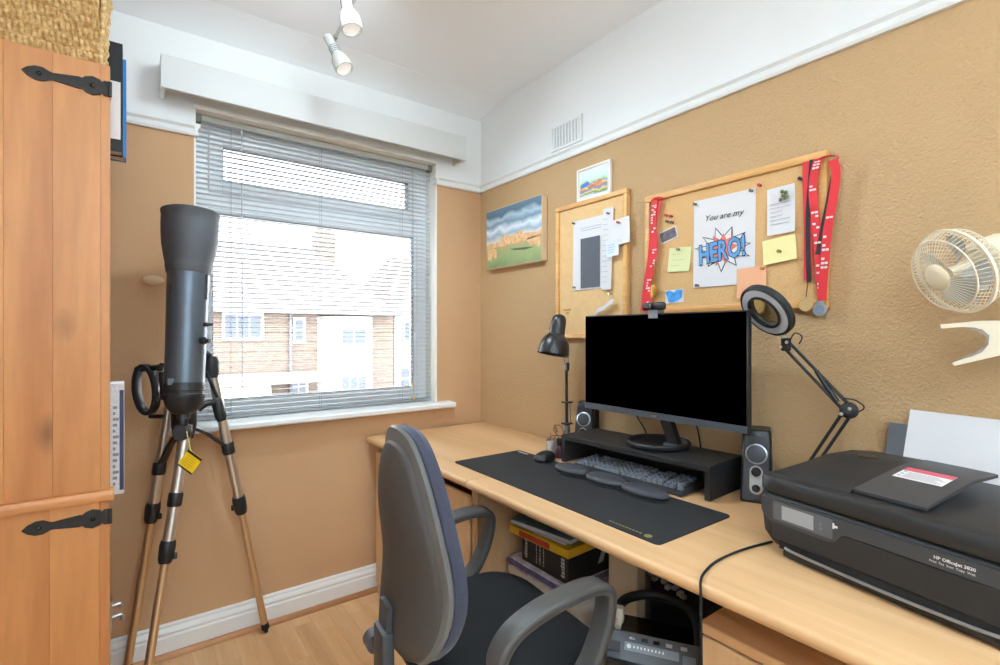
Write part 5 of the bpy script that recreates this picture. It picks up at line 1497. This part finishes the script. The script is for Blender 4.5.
for c_, d_ in ((J, ap * 0.010), (J, ap * -0.010), (E_, ap * 0.012), (E_, ap * -0.012)):
    MB().cyl(c_ + d_ + Vector((-0.012, 0, 0)), c_ + d_ + Vector((-0.024 if c_ is E_ else -0.015, 0, 0)), 0.0045, n=10).build('screw', M_chrome, ml, True)
MB().tube(smoothpath([J + ap * 0.012, J + ap * 0.03 + UP * 0.012, J + ap * 0.045 - an * -0.01, J + ap * 0.026 + an * 0.02], 5), 0.0018, 6).build('cable_loop', M_rubber, ml, True)
MB().tube(smoothpath([E_ + an * -0.03 + ap * 0.012, E_ + ap * 0.030 + an * -0.01, E_ + ap * 0.028 + an * 0.015, E_ + bn * 0.03 + bp_ * -0.01], 5), 0.0018, 6).build('cable_loop', M_rubber, ml, True)
MB().cyl((foot.x, foot.y, DZ + 0.001), (foot.x, foot.y, 0.800), 0.012, n=14).box(foot.x - 0.020, foot.x + 0.020, foot.y - 0.03, foot.y + 0.03, DZ + 0.0005, DZ + 0.018, bev=0.003).build('clamp', M_blackm, ml, True)

# ---- printer
PW, PD = 0.232, 0.185
pr_ = thing('printer', 'black all-in-one printer with touch screen on the right of the desk', 'printer', (1.279, 0.300, DZ), R_(-101))
M_prn = mat('printer_black', (36, 36, 37), 0.5, bump=(700, 0.12, 2, 0.0006))
M_prnd = mat('printer_dark', (26, 26, 27), 0.45)
M_prnp = mat('printer_graphite', (64, 65, 67), 0.42)
def psec(hx, hy, r, z, cy=0):
    return [(x, y + cy, z) for x, y in rrect(hx, hy, r, 5)]
MB().loft([psec(0.205, 0.150, 0.03, 0.0005, 0.012), psec(0.222, 0.172, 0.03, 0.018, 0.006), psec(0.230, 0.182, 0.028, 0.045), psec(0.232, 0.184, 0.026, 0.085), psec(0.232, 0.183, 0.026, 0.126), psec(0.228, 0.179, 0.024, 0.130)]).build('body', M_prn, pr_)
MB().loft([psec(0.226, 0.177, 0.024, 0.1302), psec(0.226, 0.177, 0.024, 0.1355)]).build('lid_gap', M_rubber, pr_)
lid = MB().loft([psec(0.230, 0.183, 0.026, 0.1357), psec(0.233, 0.186, 0.026, 0.140), psec(0.233, 0.186, 0.026, 0.162), psec(0.229, 0.182, 0.024, 0.169), psec(0.219, 0.172, 0.02, 0.172)]).build('scanner_lid', M_prn, pr_)
# document feeder: raised left part and its tray flap
def fsec(x, z0, zf, zb):
    return [(x, -0.160, z0), (x, -0.150, zf), (x, -0.06, zf + (zb - zf) * 0.55), (x, 0.02, zb), (x, 0.120, zb), (x, 0.150, zb - 0.012), (x, 0.155, z0)]
MB().loft([fsec(-0.212, 0.1722, 0.175, 0.186), fsec(-0.203, 0.1722, 0.177, 0.197), fsec(-0.15, 0.1722, 0.179, 0.204), fsec(-0.050, 0.1722, 0.180, 0.206)]).build('document_feeder', M_prn, pr_)
Mf = Matrix.Identity(4)
fl_ = MB().loft([[(x, -0.150, 0.1745), (x, -0.150, 0.1805), (x, 0.020, 0.2075 - 0.02 * t), (x, 0.118, 0.2075 - 0.02 * t), (x, 0.118, 0.2015 - 0.02 * t), (x, 0.020, 0.2015 - 0.02 * t)] for x, t in ((-0.0498, 0), (0.01, 0.0), (0.062, 0.06), (0.070, 0.1))]).build('feeder_flap', M_prnp, pr_)
st = MB().prism([(-0.020, 0.0), (0.062, 0.0), (0.062, 0.060), (-0.020, 0.060)], 0, 0.0004, Matrix.Translation((-0.014, -0.045, 0.1972)) @ Matrix.Rotation(R_(9), 4, 'X'), plane='xy').build('sticker', M_paper, fl_)
MB().prism([(-0.020, 0.042), (0.062, 0.042), (0.062, 0.060), (-0.020, 0.060)], 0.0005, 0.0009, Matrix.Translation((-0.014, -0.045, 0.1972)) @ Matrix.Rotation(R_(9), 4, 'X'), plane='xy').build('sticker_band', mat('sticker_red', (214, 96, 112), 0.5), fl_)
tb = MB()
for k in range(6):
    tb.box(-0.006, 0.056 - 0.006 * (k % 3), 0.006 + k * 0.0055, 0.008 + k * 0.0055, 0.0005, 0.0008, Matrix.Translation((-0.014, -0.045, 0.1972)) @ Matrix.Rotation(R_(9), 4, 'X'))
for k in range(3):
    tb.rings([(0, 0.003), (1, 0.003)], (-0.013, 0.010 + 0.013 * k, 0.0005), (-0.013, 0.010 + 0.013 * k, 0.0009), 10, M=Matrix.Translation((-0.014, -0.045, 0.1972)) @ Matrix.Rotation(R_(9), 4, 'X'))
tb.build('sticker_print', mat('sticker_grey', (176, 168, 170), 0.6), fl_)
# hp roundel on the feeder
Mh = Matrix.Translation((-0.128, 0.048, 0.2050))
MB().rings([(0, 0.019), (1, 0.019)], (0, 0, -0.001), (0, 0, 0.0006), 32, M=Mh).build('roundel', M_blackg, pr_)
Mt = Mh @ Matrix.Translation((0, -0.006, 0.0010)) @ Matrix.Rotation(R_(-90), 4, 'X')
MB().text('hp', 0.028, Mt, shear=0.3, align='CENTER', ext=0.0001).build('roundel_letters', M_prnp, pr_, smooth=False)
# graphite front strip with touch screen
YF = -0.1845
strip = [(-0.220, 0.124), (0.215, 0.124), (0.215, 0.097), (-0.040, 0.097), (-0.050, 0.094), (-0.062, 0.078), (-0.075, 0.073), (-0.198, 0.073), (-0.212, 0.080), (-0.220, 0.094)]
MB().prism(strip, YF - 0.0035, YF + 0.004).build('front_strip', M_prnp, pr_)
tpn = MB().prism(rrect(0.063, 0.0195, 0.004, 3, -0.128, 0.1005), YF - 0.0050, YF - 0.0036).build('touch_panel', mat('touch_panel_grey', (96, 98, 100), 0.35), pr_)
MB().box(-0.170, -0.102, YF - 0.0058, YF - 0.0051, 0.086, 0.115).build('touch_screen', mat('screen_grey', (168, 170, 172), 0.3), tpn)
MB().prism(rrect(0.013, 0.0035, 0.003, 3, -0.203, 0.110), YF - 0.0046, YF - 0.0036).build('power_button', M_dgrey, pr_)
MB().box(-0.066, -0.062, YF - 0.0046, YF - 0.0036, 0.103, 0.114).box(-0.062, -0.056, YF - 0.0046, YF - 0.0036, 0.106, 0.110).build('wireless_mark', M_paper, pr_)
for zz in (0.095, 0.104):
    MB().rings([(0, 0.0035), (1, 0.0035)], (-0.088, YF - 0.0050, zz), (-0.088, YF - 0.0056, zz), 14).build('key_mark', M_grey, tpn)
MB().text('HP OfficeJet 3830', 0.0075, Matrix.Translation((0.098, YF - 0.0042, 0.1115)), ext=0.0001, off=0.0002).build('model_lettering', M_paper, pr_, smooth=False)
MB().text('Print  Fax  Scan  Copy  Web', 0.0052, Matrix.Translation((0.092, YF - 0.0042, 0.1045)), ext=0.0001).build('function_lettering', M_paper, pr_, smooth=False)
# output door, slot and tray lip
MB().box(-0.195, 0.205, YF - 0.0026, YF + 0.004, 0.038, 0.0955, bev=0.002, seg=1).build('output_door', M_prn, pr_)
MB().box(-0.180, 0.195, YF + 0.0002, YF + 0.010, 0.020, 0.0375).build('paper_slot', M_rubber, pr_)
MB().tube(smoothpath([(-0.165, YF + 0.004, 0.0265), (-0.145, YF - 0.003, 0.023), (0.02, YF - 0.004, 0.020), (0.165, YF - 0.003, 0.023), (0.185, YF + 0.004, 0.0265)], 6), 0.0032, 8).build('tray_lip', mat('tray_lip_grey', (150, 148, 144), 0.3, 0.5), pr_)
MB().box(-0.175, 0.19, YF + 0.003, YF + 0.02, 0.004, 0.018, bev=0.004).build('paper_tray', M_prnd, pr_)
# rear paper support
Mp = Matrix.Translation((-0.025, 0.190, 0.140)) @ Matrix.Rotation(R_(-16), 4, 'X')
MB().box(-0.150, 0.120, 0.001, 0.006, 0.0, 0.128, Mp, bev=0.002, seg=1).build('paper_support', mat('support_grey', (92, 96, 102), 0.45), pr_)
ps = thing('printer_paper', 'sheet of white paper standing in the printer feed', 'paper', (1.279, 0.300, DZ), R_(-101))
MB().box(-0.108, 0.108, -0.0020, 0.0, 0.01, 0.165, Mp).build('sheet', M_paper, ps)

# ---- printer lead over the desk edge
cp_ = smoothpath([(1.195, 0.556, DZ + 0.003), (1.10, 0.574, DZ + 0.003), (1.00, 0.578, DZ + 0.003), (0.93, 0.565, DZ + 0.003), (0.893, 0.550, DZ + 0.003), (0.881, 0.543, DZ - 0.008), (0.878, 0.540, 0.66), (0.880, 0.540, 0.50), (0.885, 0.545, 0.30), (0.90, 0.56, 0.05), (0.96, 0.62, 0.006)], 6)
single(MB().tube(cp_, 0.0026, 8), 'cable', M_rubber, 'black lead from the printer draped over the desk edge', 'cable', (0.96, 0.62, 0), 0, None, True)

# ================================================================== telescope on its tripod
ts = thing('telescope', 'slate blue telescope on a steel tripod by the window', 'telescope', (0.15, 2.05, 0))
M_tub = mat('slate_tube', (92, 102, 112), 0.32, 0.5)
M_shield = mat('dew_shield_grey', (72, 74, 78), 0.55)
M_tel = mat('telescope_black', (38, 38, 40), 0.42)
M_leg = mat('tripod_steel', (224, 218, 208), 0.28, 0.85)
M_legb = mat('tripod_bronze', (216, 184, 144), 0.32, 0.75)
T0 = at(183.5, 415, 1.64); T1 = at(191, 214, 1.72)
def tpt(t): return T0 + (T1 - T0) * t
MB().rings([(0.14, 0.0575), (0.70, 0.0630)], T0, T1, 40).build('tube', M_tub, ts, True)
MB().rings([(0.685, 0.0640), (0.70, 0.0670), (0.705, 0.0670), (0.72, 0.0695), (0.725, 0.0690), (0.745, 0.0705), (0.78, 0.0755), (0.83, 0.0815), (0.88, 0.0845), (0.93, 0.0860), (0.985, 0.0860), (0.99, 0.0885), (1.0, 0.0885), (1.0, 0.0840), (0.78, 0.068), (0.78, 0.001)], T0, T1, 48, cap0=True, cap1=False).build('dew_shield', M_shield, ts, True)
fe = MB().rings([(0.0, 0.022), (0.012, 0.036), (0.03, 0.046), (0.055, 0.0545), (0.075, 0.0580), (0.08, 0.0595), (0.095, 0.0595), (0.098, 0.0575), (0.11, 0.0575), (0.113, 0.0605), (0.135, 0.0605), (0.15, 0.0585)], T0, T1, 40).build('rear_cell', M_tel, ts, True)
MB().rings([(0, 0.020), (0.4, 0.020), (0.42, 0.014), (1, 0.014)], tpt(0.0), tpt(-0.05), 24).build('eyepiece_port', M_tel, fe, True)
mpl = tpt(0.165) - FV * 0.0565
MB().box(mpl.x - 0.016, mpl.x + 0.016, mpl.y - 0.0012, mpl.y + 0.003, mpl.z - 0.010, mpl.z + 0.010).build('name_plate', mat('plate_grey', (84, 92, 100), 0.5), ts, True)
# rails and finder bosses beside the tube
rl = MB()
for px, py0, py1 in ((171.5, 284, 298), (206.5, 275, 300)):
    a = at(px, py0, 1.63); b = at(px - 0.5, py1, 1.63); rl.tube([a, b], 0.004, 6)
rl.build('shield_tab', M_tel, ts, True)
for px, py, r in ((209, 325, 0.007), (206, 341, 0.012)):
    c = at(px, py, 1.65)
    MB().rings([(0, r), (0.5, r), (0.6, r * 0.6), (1, r * 0.6)], c - RV * 0.016, c + RV * 0.012, 14).build('finder_screw', M_tel, ts, True)
# alt-azimuth cradle on the left: an oval black handle ring
def ringpts(cx, cy, rx, ry, d, n=36, tiltx=0.0):
    return [at(cx + rx * math.cos(2 * PI * k / n) + tiltx * math.sin(2 * PI * k / n), cy + ry * math.sin(2 * PI * k / n), d) for k in range(n)]
MB().sweep(ringpts(146.5, 390, 10.0, 23.5, 1.70, tiltx=2.0), rrect(0.016, 0.0075, 0.004, 2), side=tuple(FV), closed=True).build('cradle_ring', M_tel, ts, True)
MB().tube([at(136, 370, 1.70), at(158, 368, 1.70), at(162, 366, 1.69)], 0.010, 8).build('cradle_arm', M_tel, ts, True)
MB().tube([at(150, 417, 1.70), at(163, 417, 1.69)], 0.007, 8).build('cradle_arm', M_tel, ts, True)
MB().tube([at(158, 369, 1.70), at(157, 400, 1.70)], 0.0055, 8).build('slow_motion_rod', M_steel, ts, True)
for px, py in ((163, 379), (163.5, 390), (160, 369), (157.5, 400)):
    c = at(px, py, 1.68); MB().ell(tuple(c), 0.010, 0.010, 0.010, 12, 8).build('cradle_screw', M_steel if py < 395 and py > 372 else M_tel, ts, True)
MB().tube([at(163, 372, 1.68), at(165, 400, 1.68)], 0.014, 10).build('cradle_plate', M_tel, ts, True)
# tripod head and hub
hubc = at(184, 428, 1.80)
MB().rings([(0, 0.030), (0.3, 0.040), (0.8, 0.040), (1, 0.034)], hubc + Vector((0, 0, -0.04)), hubc + Vector((0, 0, 0.12)), 24).build('tripod_head', M_tel, ts, True)
MB().tube([hubc + Vector((0, 0, 0.06)), tpt(0.06)], 0.022, 12).build('mount_post', M_tel, ts, True)
kc = at(180.5, 433, 1.63)
knb = MB().rings([(0, 0.022), (0.2, 0.027), (0.8, 0.027), (1, 0.024)], kc + FV * 0.03, kc - FV * 0.006, 28).build('altitude_knob', mat('knob_graphite', (70, 70, 74), 0.35, 0.4), ts, True)
MB().tube([kc + FV * 0.03, hubc], 0.010, 10).build('knob_shaft', M_tel, ts, True)
feet = [Vector((0.447, 2.205, 0.0)), Vector((-0.012, 2.215, 0.0)), Vector((0.022, 1.915, 0.0))]
tops = [at(211, 366, 1.86), at(171, 395, 1.86), at(187, 425, 1.74)]
fr_clamp = [0.50, 0.43, 0.45]
for fo, to, fc_ in zip(feet, tops, fr_clamp):
    d_ = fo - to
    mid = to + d_ * fc_
    lg1 = MB(); sd = d_.cross(Vector((d_.y, -d_.x, 0))).normalized()
    lg1.tube([to, mid], 0.0175, 14)
    lg1.build('upper_leg', M_leg, ts, True)
    MB().tube([mid, fo - d_.normalized() * 0.03], 0.0130, 14).build('lower_leg', M_legb, ts, True)
    dn = d_.normalized()
    cl_ = MB().rings([(0, 0.022), (0.2, 0.0245), (0.8, 0.0225), (1, 0.018)], mid - dn * 0.035, mid + dn * 0.035, 16).build('leg_clamp', M_tel, ts, True)
    MB().box(-0.006, 0.006, -0.006, 0.006, -0.010, 0.010, Matrix.Translation(mid + RV * (0.030 if fo is not feet[0] else -0.030) + dn * 0.012), bev=0.002, seg=1).tube([mid + dn * 0.012, mid + RV * (0.03 if fo is not feet[0] else -0.03) + dn * 0.012], 0.004, 6).build('clamp_screw', M_tel, cl_, True)
    MB().rings([(0, 0.013), (0.6, 0.015), (0.7, 0.010), (1, 0.006)], fo - dn * 0.045, fo - dn * 0.0005 + Vector((0, 0, 0.0005)), 14).build('foot', M_rubber, ts, True)
    cu_ = to + d_ * 0.27 if fo is not feet[0] else to + d_ * 0.29
    MB().rings([(0, 0.020), (0.1, 0.0220), (0.9, 0.0220), (1, 0.020)], cu_ - dn * 0.022, cu_ + dn * 0.022, 14).build('brace_collar', M_tel, ts, True)
    st_ = hubc + Vector((0, 0, 0.01))
    MB().sweep([st_, (st_ + cu_) / 2 + Vector((0, 0, 0.012)), cu_], rrect(0.013, 0.0055, 0.002, 2)).build('brace', M_tel, ts, True)
MB().rings([(0, 0.020), (0.25, 0.028), (0.8, 0.027), (1, 0.022)], tops[0] + Vector((0, 0, 0.035)), tops[0] - Vector((0, 0, 0.045)), 16).build('leg_cap', M_tel, ts, True)
MB().tube(smoothpath([at(200, 354, 1.80), at(208, 355, 1.84), at(213, 363, 1.86)], 4), 0.011, 10).build('leg_bracket', M_tel, ts, True)
MB().tube([at(206, 372, 1.8), at(222, 408, 1.84)], 0.006, 8).build('brace_rod', M_tel, ts, True)
MB().tube(smoothpath([at(198, 410, 1.72), at(206, 404, 1.74), at(217, 403, 1.78)], 4), 0.0115, 10).build('control_arm', M_tel, ts, True)
MB().rings([(0, 0.013), (0.2, 0.019), (0.8, 0.019), (1, 0.015)], at(216, 399, 1.78), at(222, 421, 1.79), 14).build('control_grip', M_tel, ts, True)
# yellow tag on a string
tg = at(190, 462.5, 1.575)
tag_o = thing('yellow_tag', 'yellow card tag hanging by a string under the telescope', 'tag', tuple(tg))
MT = Matrix.Translation(tg) @ Matrix.Rotation(-YAW, 4, 'Z') @ Matrix.Rotation(R_(36), 4, 'Y')
MB().box(-0.027, 0.027, -0.0006, 0.0006, -0.030, 0.030, MT).build('card', mat('yellow_tag_card', (246, 206, 32), 0.5), tag_o, True)
MB().box(-0.027, 0.027, -0.0012, -0.0007, 0.022, 0.030, MT).box(-0.027, 0.027, -0.0012, -0.0007, -0.030, -0.025, MT).build('black_band', M_black, tag_o, True)
pt_ = MB()
for k in range(5):
    pt_.box(-0.018, 0.012 + 0.004 * (k % 2), -0.0011, -0.0007, -0.018 + k * 0.008, -0.0155 + k * 0.008, MT)
pt_.build('tag_print', mat('tag_print_brown', (214, 176, 30), 0.6), tag_o, True)
MB().tube([tg + UP * 0.034 + RV * 0.003, at(186.5, 432, 1.6215)], 0.0012, 5).build('string', mat('tag_string', (222, 206, 120), 0.8), tag_o, True)
